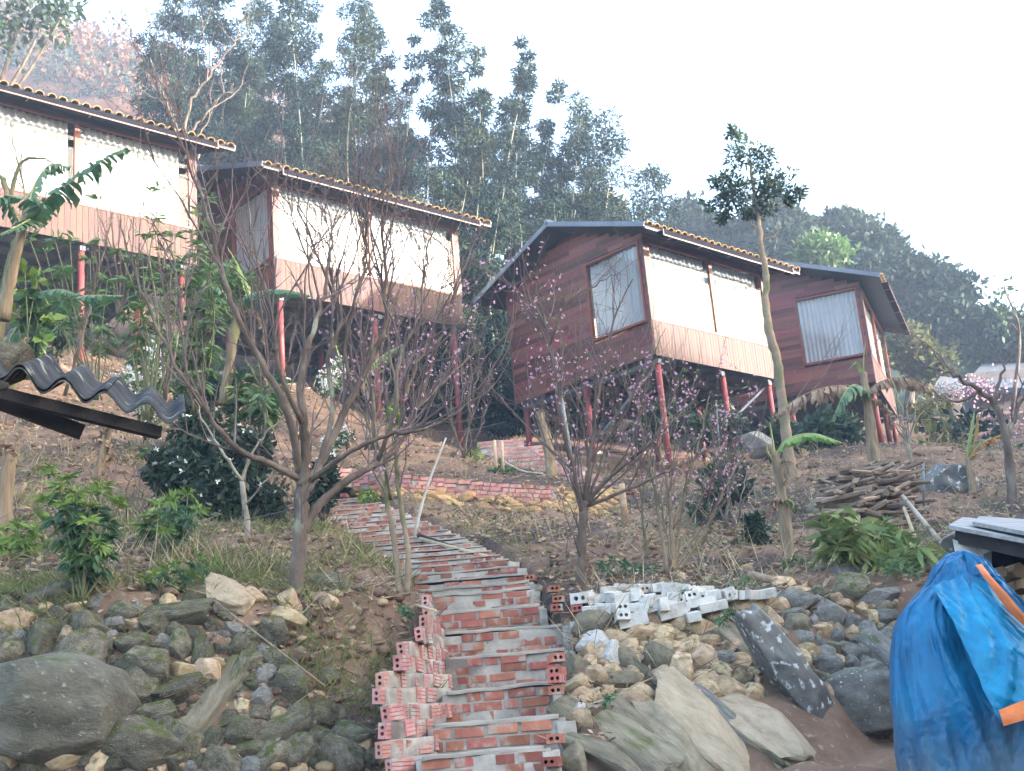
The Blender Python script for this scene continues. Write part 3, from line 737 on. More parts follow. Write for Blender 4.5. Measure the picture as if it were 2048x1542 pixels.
def stairway():
    t = thing('brick_stairway', 'rough red brick and mortar steps climbing from the yard to the garden path', 'steps', (0, 8.2, ST[0, 3]-.3))
    rg = random.Random(5); small = []
    n = len(ST); cnt = 0
    for k in range(n):
        l, r, Y, z = ST[k]; Yn = ST[k+1, 2] if k+1 < n else Y+.6
        me = rough_box((l-.03, Y-.005, z-.75), (r+.03, Yn+.10, z-.022), k*3.1, .010, 14, 3, 3)
        o = ob('step', me, M['mortar'], t)
        # worn nosing of pale cement
        nt_ = .023 if k < 8 else .012
        nm = rough_box((l+.01, Y-.010, z-nt_), (r-.01, min(Yn, Y+.50), z+.004), k*5.7+2, .011 if k < 8 else .006, 26, 4, 2)
        nm.name = 'tread'; ob('tread', nm, M['tread'], o)
        zl = ST[k-1, 3] if k else z-.30
        courses = max(1, int(round((z-nt_-zl)/.072)))
        chh = (z-nt_-zl)/courses
        for c in range(courses):
            zc = zl+chh*(c+.5)+.004
            x = l+.03-rg.random()*.12
            while x < r-.06:
                Lb = rg.choice([.205, .205, .205, .10, .12, .15])
                if x+Lb > r+.01: Lb = max(.06, r-x)
                if x < l: Lb -= (l-x); x = l
                if rg.random() > .14:
                    cnt += 1
                    prot = rg.uniform(-.001, .012)
                    me_ = BR_SOLID
                    place('brick', me_, t, (x+Lb/2, Y+.045-prot, zc+rg.uniform(-.004, .004)), (rg.uniform(-.04, .04), rg.uniform(-.02, .02), rg.uniform(-.03, .03)),
                          (Lb/.205*.97, 1, min(1.05, chh/.07)))
                x += Lb+.014+rg.random()*.012
    print('stair bricks', cnt)
    # loose brick ends along both sides of the upper flight and the right edge of the lower one
    ends = [(1112, 1316, 8.95), (1114, 1341, 8.85), (1114, 1357, 8.8), (1113, 1380, 8.75), (1112, 1478, 8.15), (1104, 1524, 7.9), (1106, 1176, 10.9), (1118, 1197, 10.75), (1113, 1214, 10.65), (1156, 1217, 10.6),
            (1062, 1155, 12.45), (988, 1137, 13.1), (972, 1131, 13.3), (956, 1124, 13.5), (937, 1118, 13.8), (925, 1112, 14.0), (893, 1108, 14.4), (912, 1111, 14.2), (866, 1100, 14.9), (868, 1088, 15.2), (835, 1078, 15.6), (800, 1043, 17.2),
            (664, 1044, 17.0), (672, 1057, 16.4), (728, 1098, 14.5), (757, 1116, 13.7), (688, 990, 20.0), (665, 981, 20.2)]
    for px, py, Y in ends:
        p = P(px, py, Y); yaw = math.radians(rg.uniform(70, 100))
        if px > 1000 and py > 1140: yaw = math.radians(90+rg.uniform(-14, 10))
        p[1] += .1
        place('brick', BR_HOLE, t, p, (rg.uniform(-.05, .05), rg.uniform(-.04, .04), yaw))
    # rough mortar shoulder along the right edge, down to the stones
    for k in range(n-1):
        l, r, Y, z = ST[k]; Yn = ST[k+1, 2]
        if Y > 13.5: break
        me = rough_box((r-.02, Y-.02, z-.62), (r+.08+.03*math.sin(k*2.1), Yn+.08, z-.03-.03*rg.random()), k*4.3+1, .022, 6, 6, 4); me.name = 'mortar_edge'
        ob('mortar_edge', me, M['mortar'], t)
    for px, py, hw, hh in [(1190, 1290, 34, 20), (1160, 1265, 26, 16), (1220, 1320, 22, 24), (1140, 1420, 20, 14), (1150, 1460, 24, 30), (1135, 1395, 14, 12)]:
        p = hit(px, py); sc_ = p[1]/F_PX
        stone(t, p, hw*sc_, hh*sc_*1.5, .09, -30, M['mortar_pale'], px, 4, 'mortar_splash', .3, tilt=.6)
stone_cache = {}
def stone_mesh(seed, sub=2, rough=.22, boxy=.55):
    key = (seed % 14, sub, rough, boxy)
    if key in stone_cache: return stone_cache[key]
    b = bmesh.new(); bmesh.ops.create_icosphere(b, subdivisions=sub, radius=1)
    o = Vector((seed % 14*7.3, 1.7, 3.1))
    for v in b.verts:
        p = v.co.copy()
        q = Vector([math.copysign(abs(c)**boxy, c) for c in p]); q = q*(1/max(1e-6, q.length))*(1+.14*(max(abs(c) for c in q)))
        q = p.lerp(q*1.0, .0)
        mx = max(abs(p.x), abs(p.y), abs(p.z)); q = p*(1/(mx**(.30 if boxy < .7 else .85)))*(.92 if boxy < .7 else .80)
        d = 1+rough*mnoise.noise(p*1.1+o)+rough*.55*mnoise.noise(p*2.6+o)+(.10*rough*mnoise.noise(p*7+o) if sub > 2 else 0)
        v.co = q*d
    rs = random.Random(seed % 14+100)
    for k in range(11 if boxy < .7 else 4):
        nn = Vector((rs.gauss(0, 1), rs.gauss(0, 1), rs.gauss(0, 1))).normalized(); off = rs.uniform(.54, .84) if rough > .13 else rs.uniform(.80, .97)
        for v in b.verts:
            e = v.co.dot(nn)-off
            if e > 0: v.co -= nn*e*.95
    for v in b.verts: v.co *= 1.17
    me = bpy.data.meshes.new('stone'); b.to_mesh(me); b.free()
    me.polygons.foreach_set('use_smooth', [True]*len(me.polygons))
    if sub < 5: me.set_sharp_from_angle(angle=math.radians(24 if sub > 3 else 30))
    stone_cache[key] = me; return me
stone_mat_cache = {}
def stone(parent, p, hx, hz, hy, rot, material, seed, sub=2, name='stone', rough=.22, yaw=0.0, tilt=0.0, boxy=.55):
    key = (seed % 14, sub, rough, material.name, boxy)
    if key not in stone_mat_cache:
        me = stone_mesh(seed, sub, rough, boxy).copy(); me.materials.clear(); me.materials.append(material); me.name = name; stone_mat_cache[key] = me
    me = stone_mat_cache[key]
    o = bpy.data.objects.new(name, me); COL.objects.link(o); o.parent = parent
    off = Vector((0, 0, 0)); q = parent
    while q is not None: off += q.location; q = q.parent
    o.location = Vector(p)-off
    o.rotation_euler = (Matrix.Rotation(-tilt, 3, 'X') @ Matrix.Rotation(-math.radians(rot), 3, 'Y') @ Matrix.Rotation(yaw, 3, 'Z')).to_euler()
    o.scale = (hx, hy, hz)
    return o

def slope_at(p):
    g = (gz(p[0], p[1]+.15)-gz(p[0], p[1]-.15))/.3
    th = min(math.atan2(1, max(g, .2)), .9)
    return th, np.array([0, -math.cos(th), math.sin(th)])
def wall_of(name, label, cat, base, hand, fills, seed):
    """dry stone wall: hand = (px, py, half width, half height, turn, material key) in photo pixels laid on the slope's real surface,
    fills = number of smaller stones pushed into the gaps between them"""
    t = thing(name, label, cat, base); rg = random.Random(seed)
    done = []
    for i, (px, py, hw, hh, rot, mk) in enumerate(hand):
        p = hit(px, py); Y = p[1]; s = Y/F_PX
        tl, nrm_ = slope_at(p)
        a_ = abs(math.sin(math.radians(rot))); ct = math.cos(tl)
        hx, hz = hw*s*1.16, hh*s*1.18
        hx *= 1+(1/ct-1)*a_; hz *= 1+(1/ct-1)*(1-a_)
        hy = max(.07, min(hx, hz)*(.95 if 'slab' not in mk or hw*hh < 900 else .5))
        p = p-nrm_*hy*.12
        sub = 4 if hw*hh > 1100 else 3
        stone(t, p, hx, hz, hy, rot+5, M[mk], i*3+seed, sub, yaw=rg.uniform(-.2, .2), tilt=tl, boxy=.75 if ('slab' in mk or hw > 2.4*hh) and hw*hh > 900 else .55)
        done.append((px, py, hw, hh, math.radians(rot)))
    poly, n, rmin, rmax, mks = fills
    def inside(x, y):
        c = False; j = len(poly)-1
        for i in range(len(poly)):
            (xi, yi), (xj, yj) = poly[i], poly[j]
            if (yi > y) != (yj > y) and x < (xj-xi)*(y-yi)/(yj-yi)+xi: c = not c
            j = i
        return c
    x0, x1 = min(p[0] for p in poly), max(p[0] for p in poly); y0, y1 = min(p[1] for p in poly), max(p[1] for p in poly)
    k = 0
    for tr in range(n*60):
        if k >= n: break
        fr_ = tr/(n*60.); r = rmax-(rmax-rmin)*min(1, fr_*1.6)
        x = rg.uniform(x0, x1); y = rg.uniform(y0, y1)
        if not inside(x, y): continue
        asp = rg.uniform(.5, .85); ok = True
        for (px, py, hw, hh, a) in done:
            dx, dy = x-px, y-py
            u = dx*math.cos(a)-dy*math.sin(a); v = dx*math.sin(a)+dy*math.cos(a)
            if (u/(hw+r*.54))**2+(v/(hh+r*asp*.54))**2 < 1: ok = False; break
        if not ok: continue
        p = hit(x, y); s = p[1]/F_PX
        tl, nrm_ = slope_at(p)
        hx, hz = r*s*1.2, r*asp*s*1.25/math.cos(tl)
        rot = rg.uniform(-25, 25)
        stone(t, p-nrm_*hx*.22, hx, hz, max(.05, hx*.9), rot+5, M[rg.choice(mks)], rg.randrange(99), 2 if r < 9 else 3, yaw=rg.uniform(-.5, .5), tilt=tl)
        done.append((x, y, r, r*asp, math.radians(rot))); k += 1
    print(name, len(hand), 'laid', k, 'filled')
    return t

mm, tn, gy_, st_ = 'stone_moss', 'stone_tan', 'stone_grey', 'slab_tan'
LEFT = [(83, 1285, 34, 40, 0, mm), (178, 1260, 40, 34, -12, mm), (165, 1323, 55, 35, 0, mm), (262, 1292, 34, 22, 0, mm), (287, 1340, 60, 33, -8, mm), (356, 1302, 31, 28, 0, mm),
        (402, 1316, 22, 32, 0, mm), (310, 1258, 30, 19, 0, mm), (345, 1236, 78, 17, -8, mm), (245, 1228, 34, 16, -10, mm), (455, 1200, 44, 28, -18, st_), (100, 1198, 45, 14, 4, mm), (33, 1245, 32, 24, 35, tn),
        (20, 1310, 30, 28, 0, mm), (414, 1350, 30, 25, 25, tn), (363, 1345, 25, 18, 10, tn), (277, 1391, 43, 29, -8, mm), (356, 1394, 46, 29, 28, mm), (300, 1437, 52, 22, 14, mm),
        (455, 1384, 88, 27, 68, 'slab_green'), (478, 1360, 60, 14, 74, mm), (430, 1483, 23, 20, 0, mm), (495, 1468, 34, 25, -8, mm), (275, 1500, 82, 38, -4, mm), (370, 1485, 34, 32, 0, mm), (330, 1470, 24, 18, 0, mm), (445, 1529, 36, 28, 0, mm),
        (497, 1504, 42, 14, -3, mm), (28, 1504, 42, 30, -18, tn), (127, 1534, 42, 15, 5, tn), (205, 1532, 26, 15, 40, tn), (350, 1522, 30, 22, 0, mm),
        (580, 1378, 40, 32, 0, mm), (522, 1402, 28, 18, 0, gy_), (558, 1472, 52, 20, 22, mm), (601, 1440, 26, 30, 0, mm), (642, 1447, 28, 20, -10, mm), (695, 1474, 42, 18, -8, mm),
        (637, 1484, 29, 17, 0, mm), (601, 1511, 30, 23, 0, mm), (683, 1522, 42, 28, -10, mm), (545, 1524, 34, 26, 20, mm), (502, 1538, 36, 16, 10, gy_), (640, 1524, 16, 14, 0, mm), (722, 1500, 22, 15, 0, tn),
        (634, 1417, 30, 15, -5, mm), (543, 1268, 34, 25, 10, mm), (613, 1237, 14, 18, 0, mm), (647, 1180, 42, 17, 0, mm), (578, 1208, 22, 19, 0, tn), (580, 1241, 30, 17, -25, tn), (503, 1193, 24, 11, -20, tn),
        (557, 1332, 34, 18, 0, mm), (655, 1364, 20, 13, -20, mm), (655, 1205, 18, 10, 0, tn), (480, 1300, 22, 20, 0, mm), (700, 1290, 12, 9, 0, tn), (720, 1395, 14, 12, 0, tn),
        (60, 1230, 20, 12, 0, mm), (150, 1218, 22, 9, 8, tn), (210, 1300, 20, 16, 0, mm), (220, 1370, 16, 18, 0, tn), (500, 1335, 22, 15, 30, mm), (460, 1440, 20, 18, 60, mm), (400, 1455, 18, 14, 0, mm), (560, 1440, 22, 14, 0, tn)]
RIGHT = [(1188, 1254, 38, 17, -4, 'slab_green'), (1237, 1284, 28, 14, 5, tn), (1278, 1272, 32, 16, -10, tn), (1256, 1299, 24, 13, 10, tn), (1152, 1339, 29, 26, 0, 'slab_green'), (1182, 1331, 15, 12, 0, tn),
         (1205, 1335, 11, 10, 0, tn), (1188, 1358, 23, 17, 10, tn), (1157, 1376, 25, 15, -10, tn), (1237, 1317, 30, 18, -55, 'slab_green'), (1225, 1347, 16, 15, 15, tn), (1245, 1371, 41, 16, -4, 'slab_green'),
         (1319, 1322, 33, 20, -4, 'slab_green'), (1303, 1243, 24, 14, -10, tn), (1324, 1276, 24, 13, -5, tn), (1333, 1297, 28, 12, -5, tn), (1374, 1302, 28, 12, -8, tn), (1357, 1251, 28, 13, 0, tn),
         (1396, 1262, 30, 17, 10, tn), (1390, 1297, 18, 12, 0, tn), (1417, 1290, 23, 14, -5, tn), (1363, 1339, 25, 27, -15, tn), (1406, 1328, 33, 22, -12, tn), (1404, 1362, 26, 10, 8, tn), (1330, 1361, 25, 16, -10, st_),
         (1289, 1394, 18, 17, -40, tn), (1264, 1407, 34, 15, -10, tn), (1363, 1374, 24, 11, -5, tn), (1406, 1394, 26, 14, -20, tn), (1456, 1379, 29, 15, -15, tn), (1505, 1385, 19, 12, 0, tn), (1415, 1375, 22, 9, -15, tn),
         (1300, 1362, 50, 9, -62, 'slab_green'), (1165, 1405, 22, 14, 0, tn), (1185, 1398, 16, 18, 0, tn), (1160, 1450, 28, 20, -10, tn), (1150, 1520, 24, 28, 0, 'slab_green'),
         (1230, 1470, 92, 36, -58, 'slab_green'), (1188, 1502, 70, 20, -52, 'slab_green'), (1288, 1482, 74, 30, -60, 'slab_green'), (1336, 1488, 70, 36, -68, 'slab_green'), (1402, 1462, 96, 50, -64, st_),
         (1464, 1455, 86, 15, -64, gy_), (1490, 1470, 74, 10, -68, 'slab_green'), (1518, 1457, 80, 46, -66, st_), (1532, 1335, 84, 22, -66, 'slab_green'),
         (1470, 1300, 26, 14, 0, tn), (1480, 1330, 22, 12, -15, tn), (1445, 1320, 18, 20, -30, gy_), (1440, 1345, 22, 14, -30, tn), (1480, 1275, 24, 12, 0, mm), (1450, 1255, 26, 12, 0, tn), (1440, 1205, 44, 12, -4, 'slab_green'), (1490, 1222, 40, 12, 4, tn),
         (1591, 1207, 36, 14, -8, gy_), (1650, 1226, 32, 22, -20, gy_), (1702, 1188, 30, 20, -15, mm), (1748, 1202, 48, 13, 16, gy_), (1591, 1257, 26, 16, 0, 'slab_green'), (1605, 1281, 28, 11, 8, gy_), (1614, 1300, 20, 9, 4, tn),
         (1651, 1310, 23, 9, 0, gy_), (1641, 1262, 18, 11, -8, tn), (1651, 1336, 32, 14, -12, gy_), (1700, 1330, 21, 12, 5, gy_), (1748, 1296, 56, 26, -64, gy_), (1740, 1346, 36, 15, -8, gy_), (1776, 1240, 22, 14, 0, gy_),
         (1727, 1310, 14, 10, 0, gy_), (1697, 1306, 24, 13, 10, gy_), (1563, 1177, 24, 12, -5, tn), (1597, 1186, 24, 9, -5, tn), (1640, 1195, 18, 12, 0, mm), (1670, 1275, 22, 12, 0, gy_), (1700, 1245, 24, 14, 0, gy_), (1735, 1265, 20, 12, 0, gy_),
         (1580, 1232, 24, 10, 0, gy_), (1630, 1355, 20, 12, -30, mm), (1560, 1215, 22, 9, 0, tn), (1770, 1330, 24, 14, 0, gy_), (1775, 1275, 18, 14, 0, gy_)]
stairway()
wall_of('stone_wall', 'mossy grey dry stone wall left of the brick steps', 'wall', (-2.5, 9, 0), LEFT,
        ([(0, 1200), (250, 1215), (430, 1195), (520, 1290), (590, 1350), (690, 1430), (740, 1500), (745, 1545), (0, 1545)], 190, 6, 21, [mm, mm, mm, tn, gy_]), 3)
wall_of('stone_wall', 'tan dry stone wall with leaning slabs right of the brick steps', 'wall', (1.5, 9.8, 0), RIGHT,
        ([(1135, 1250), (1300, 1225), (1540, 1190), (1790, 1185), (1790, 1360), (1640, 1390), (1550, 1360), (1540, 1390), (1140, 1430)], 200, 6, 18, [tn, tn, tn, tn, tn, 'slab_green', gy_]), 8)
# big single rocks
def big_rock(name, label, px, py, hw, hh, rot, mk, seed, Y=None, depth=1.0, rough=.16, push=.45, group=None, yaw=0.0, boxy=.55):
    p = P(px, py, Y) if Y else hit(px, py)
    s = p[1]/F_PX; hx, hz = hw*s*1.06, hh*s*1.08; hy = min(hx, hz)*depth
    if not Y: p = p+np.array([0, hy*push, 0])
    o = stone(None, p, hx, hz, hy, rot+5, M[mk], seed, 5, name, rough, yaw, boxy=boxy)
    tag(o, label, 'rock', group); return o
big_rock('boulder', 'huge smooth grey boulder with moss at its foot, at the base of the left wall', 95, 1424, 158, 100, -14, 'boulder_moss', 4, Y=8.75, depth=1.0, rough=.12)
big_rock('rock_slab', 'dark leaning slab streaked with white lichen, at the corner of the tan stone wall', 1570, 1335, 126, 36, -60, 'slab_lichen', 2, Y=9.55, depth=1.2, rough=.2, boxy=.75)
big_rock('boulder', 'big dark grey boulder on the yard between the lichen slab and the blue tarpaulin', 1722, 1408, 84, 58, -6, 'stone_grey', 9, Y=9.9, depth=1.0, rough=.10)
big_rock('boulder', 'grey boulder half buried on the slope under the cabin right of centre', 1512, 888, 32, 26, 0, 'stone_grey', 5, Y=24, depth=1)
big_rock('boulder', 'pale lichen covered boulder right of the firewood pile', 1885, 985, 60, 54, 0, 'slab_lichen', 7, Y=18.5, depth=1, rough=.3)
big_rock('boulder', 'whitish rock beside the roof of the log shed', 1925, 1092, 44, 28, -20, 'slab_lichen', 11, Y=10.6, depth=1)
big_rock('boulder', 'dull brown rock on the slope left of the firewood pile', 1655, 1010, 44, 30, 20, 'slab_green', 12, Y=17.5, depth=1)
big_rock('boulder', 'low grey rock in the undergrowth above the tan wall, under the ginger plant', 1690, 1150, 44, 26, 0, 'stone_grey', 1, Y=12, depth=1)

# flared cheek wall left of the steps: courses of hollow bricks, ends to the front
def cheek_wall():
    t = thing('brick_cheek_wall', 'flared side wall of pale hollow bricks on the left edge of the steps', 'wall', (-.7, 8.6, -.4))
    rg = random.Random(15)
    prof = [(772, 1530, 8.05), (764, 1505, 8.1), (771, 1480, 8.15), (766, 1447, 8.2), (762, 1418, 8.3), (760, 1400, 8.35), (758, 1365, 8.5), (768, 1340, 8.6), (792, 1323, 8.75), (800, 1300, 8.9), (832, 1284, 9.2), (840, 1262, 9.35), (852, 1238, 9.7), (860, 1212, 10.1), (848, 1190, 10.5)]
    rows = []
    z0 = P(*prof[0])[2]; z1 = P(*prof[-1])[2]
    PP = np.array([P(*q) for q in prof]); order = np.argsort(PP[:, 2]); PP = PP[order]
    zz = np.arange(PP[0, 2]-.02, PP[-1, 2]+.02, .112)
    core = MB()
    for k, z in enumerate(zz):
        x = float(np.interp(z, PP[:, 2], PP[:, 0])); y = float(np.interp(z, PP[:, 2], PP[:, 1]))
        # the course runs back and inwards until it meets the edge of the steps
        ye = float(np.interp(z, ST[:, 3], ST[:, 2]))+.35; ye = max(ye, y+.25)
        xe = float(np.interp(ye, ST[:, 2], ST[:, 0]))
        d = np.array([xe-x, ye-y]); Ld = np.linalg.norm(d); d = d/Ld; yaw = math.atan2(d[1], d[0])
        off = rg.uniform(-.025, .025)
        # bricks stand on edge: the first shows its open end, the others their grooved sides
        place('brick', BR_PALE, t, (x+d[0]*.10+off, y+d[1]*.10, z), (math.pi/2+rg.uniform(-.08, .08), rg.uniform(-.07, .07), yaw+rg.uniform(-.12, .12)))
        s = .212+rg.uniform(0, .03)
        while s < Ld:
            Lb = rg.choice([.205, .09, .12, .15]); Lb = min(Lb, Ld-s+.05)
            if rg.random() > .12:
                c = s+Lb/2; nx, ny = d[1], -d[0]; pr = rg.uniform(-.020, .014)
                place('brick', BR_PALES, t, (x+d[0]*c+nx*pr, y+d[1]*c+ny*pr, z+rg.uniform(-.012, .012)), (math.pi/2+rg.uniform(-.12, .12), rg.uniform(-.10, .10), yaw+rg.uniform(-.08, .08)), (Lb/.205*.95, 1, 1))
            s += Lb+.018+rg.random()*.015
        me = rough_box((.02, -.020, -.058), (Ld+.02, .026, .054), k*2.7, .008, max(4, int(Ld/.05)), 2, 3); me.name = 'mortar_bed'
        ob('mortar_bed', me, M['mortar'], t, loc=(x+d[0]*.05, y+d[1]*.05, z), rot=(0, 0, yaw))
cheek_wall()

# white painted hollow blocks stacked loosely on the wall top
def white_blocks():
    t = thing('white_brick_row', 'loose row of white painted hollow bricks along the top of the tan wall', 'bricks', (1.3, 10.8, 1.05))
    rg = random.Random(21)
    rows = [([1172, 1187, 0], 1, 1), ]
    pts = []
    for i in range(13): pts.append((1230+i*24.5, 1180-6*math.sin(i*.5)+i*.5, 11.1))
    for i in range(12): pts.append((1180+i*24, 1196+rg.uniform(-3, 3), 10.95))
    for i in range(7): pts.append((1196+i*25, 1219+rg.uniform(-4, 4), 10.75))
    for q in [(1245, 1238, 10.6), (1268, 1243, 10.6), (1325, 1212, 10.75), (1350, 1216, 10.75), (1386, 1233, 10.6), (1402, 1206, 10.8), (1425, 1212, 10.75), (1380, 1198, 10.9), (1300, 1205, 10.85), (1418, 1196, 10.9), (1345, 1196, 10.95)]: pts.append(q)
    for i, (px, py, Y) in enumerate(pts):
        p = hit(px, py+6); p = p*(1-.20/p[1])+np.array([0, 0, .02])
        yaw = math.radians(90+rg.uniform(-38, 25)) if rg.random() < .6 else math.radians(rg.uniform(-25, 20))
        place('brick', BR_WHITE if rg.random() < .6 else BR_WHITES, t, p, (rg.choice([0, 0, 0, 1.57])+rg.uniform(-.16, .16), rg.uniform(-.2, .2), yaw), (1.15, 1.1, 1.15))
    o = place('brick', BR_WHITE, t, hit(1171, 1200)*.975, (0, 0, math.radians(68)), (1.45, 1.7, 1.5))
    # bedding rubble that carries them
    for i in range(0):
        px = 1170+i*14; p = P(px, 1212+rg.uniform(-4, 14)-(6 if px > 1440 else 0), 11.12)
        stone(t, p, .13, .09, .12, rg.uniform(-20, 20), M['stone_tan'], rg.randrange(40), 2, 'bedding_stone')
white_blocks()

# garden path above the terrace: brick edged strip and the yellow rubble wall below it
def lift(p, px, py):
    'point over the ground just in front of p in direction (px, py)'
    return P(px, py, p[1]-.12)
def path():
    top = [(600, 928, 21.3), (700, 940, 21.2), (800, 950, 21.1), (900, 960, 21.0), (1000, 968, 21.0), (1110, 974, 21.0)]
    A = np.array([lift(hit(q[0], q[1]+30), q[0], q[1]) for q in top]); S = spline(A, 5)
    t = thing('brick_path_edge', 'low edge of pale red bricks along the garden path below the cabins', 'edging', A[2]-np.array([0, 0, .4]))
    rg = random.Random(31)
    seg = np.cumsum(np.r_[0, np.linalg.norm(np.diff(S, axis=0), axis=1)])
    for c in range(4):
        s = rg.random()*.1
        while s < seg[-1]-.1:
            Lb = rg.choice([.205, .205, .10, .10])
            q = np.array([np.interp(s+Lb/2, seg, S[:, k]) for k in range(3)]); q2 = np.array([np.interp(s+Lb/2+.05, seg, S[:, k]) for k in range(3)])
            yaw = math.atan2(q2[1]-q[1], q2[0]-q[0])
            if rg.random() > .08:
                place('brick', BR_PALES if rg.random() < .85 else BR_SOLID, t, q-np.array([0, 0, .03+c*.072]), (rg.uniform(-.05, .05), rg.uniform(-.03, .03), yaw), (Lb/.205*.95, 1, 1))
            s += Lb+.012
    core = MB()
    for a_, b_ in zip(S[:-1], S[1:]):
        core.beam(tuple(a_+np.array([0, .02, -.16])), tuple(b_+np.array([0, .02, -.16])), .09, .27)
    core.build('mortar_core', M['mortar'], t)
    b = MB(); n = len(S)
    for k in range(n):
        for j, dy in enumerate((-.03, .45, .9)):
            z = S[k, 2]-.01+dy*.02
            b.v.append((S[k, 0]+dy*.1, S[k, 1]+dy, z+mnoise.noise(Vector(S[k])*2)*.02))
    b.f = [(k*3+j, k*3+j+1, (k+1)*3+j+1, (k+1)*3+j) for k in range(n-1) for j in range(2)]
    o = b.build('path', M['mortar'], None, True); o['kind'] = 'structure'
    # rubble wall
    w = thing('rubble_wall', 'low wall of yellow rubble under the brick path edge', 'wall', P(900, 1000, 20.5))
    for i in range(260):
        px = rg.uniform(655, 1235); tt = (px-655)/580
        y0 = 957+tt*30; y1 = y0+rg.random()**1.3*46*min(1, .45+tt*1.2)
        p = hit(px, y1); p = p*(1-.05/p[1])
        s = rg.uniform(.05, .13)
        stone(w, p, s*1.35, s*.75, s, rg.uniform(-30, 25), M['stone_yellow'], rg.randrange(40), 2)
    # short flight of brick steps to the cabin right of centre
    f = thing('brick_steps', 'short flight of weathered brick steps rising to the cabin right of centre', 'steps', P(1100, 985, 22))
    fl = [(1175, 985, 21.8, 1.0), (1160, 968, 22.3, 1.0), (1140, 952, 22.9, .95), (1115, 937, 23.5, .95), (1085, 922, 24.1, .95), (1055, 908, 24.7, .9), (1028, 894, 25.3, .9), (1000, 880, 25.9, .9)]
    for i, (px, py, Y, hw) in enumerate(fl):
        p = P(px, py, Y)
        me = rough_box((p[0]-hw*.55, Y, p[2]-.5), (p[0]+hw*.55, Y+.9, p[2]-.01), i*2.2, .012, 8, 3, 2); ob('step', me, M['mortar'], f)
        for c in range(2):
            x = p[0]-hw*.55+rg.random()*.05
            while x < p[0]+hw*.5:
                Lb = rg.choice([.205, .1]); 
                place('brick', BR_PALES, f, (x+Lb/2, Y+.045-rg.random()*.01, p[2]-.04-c*.075), (0, rg.uniform(-.03, .03), rg.uniform(-.03, .03)), (Lb/.205*.95, 1, 1)); x += Lb+.013
    for px, py in [(1262, 978), (1270, 985), (1278, 992), (1255, 985)]:
        place('brick', BR_HOLE, f, P(px, py, 21.6), (.3, .2, rg.uniform(.6, 1.2)), (1, 1, 1))
    # slip of the path at far left
    l = thing('brick_path_edge', 'strip of brick edging glimpsed behind the corrugated roof at the left', 'edging', P(150, 880, 19))
    for i in range(44):
        for c in range(2):
            q = P(-5+i*8.0, 855+i*1.15+c*8.5, 19.2-c*.02)
            place('brick', BR_PALES, l, q, (0, .06, rg.uniform(-.05, .05)), (.30, 1, 1))
path()
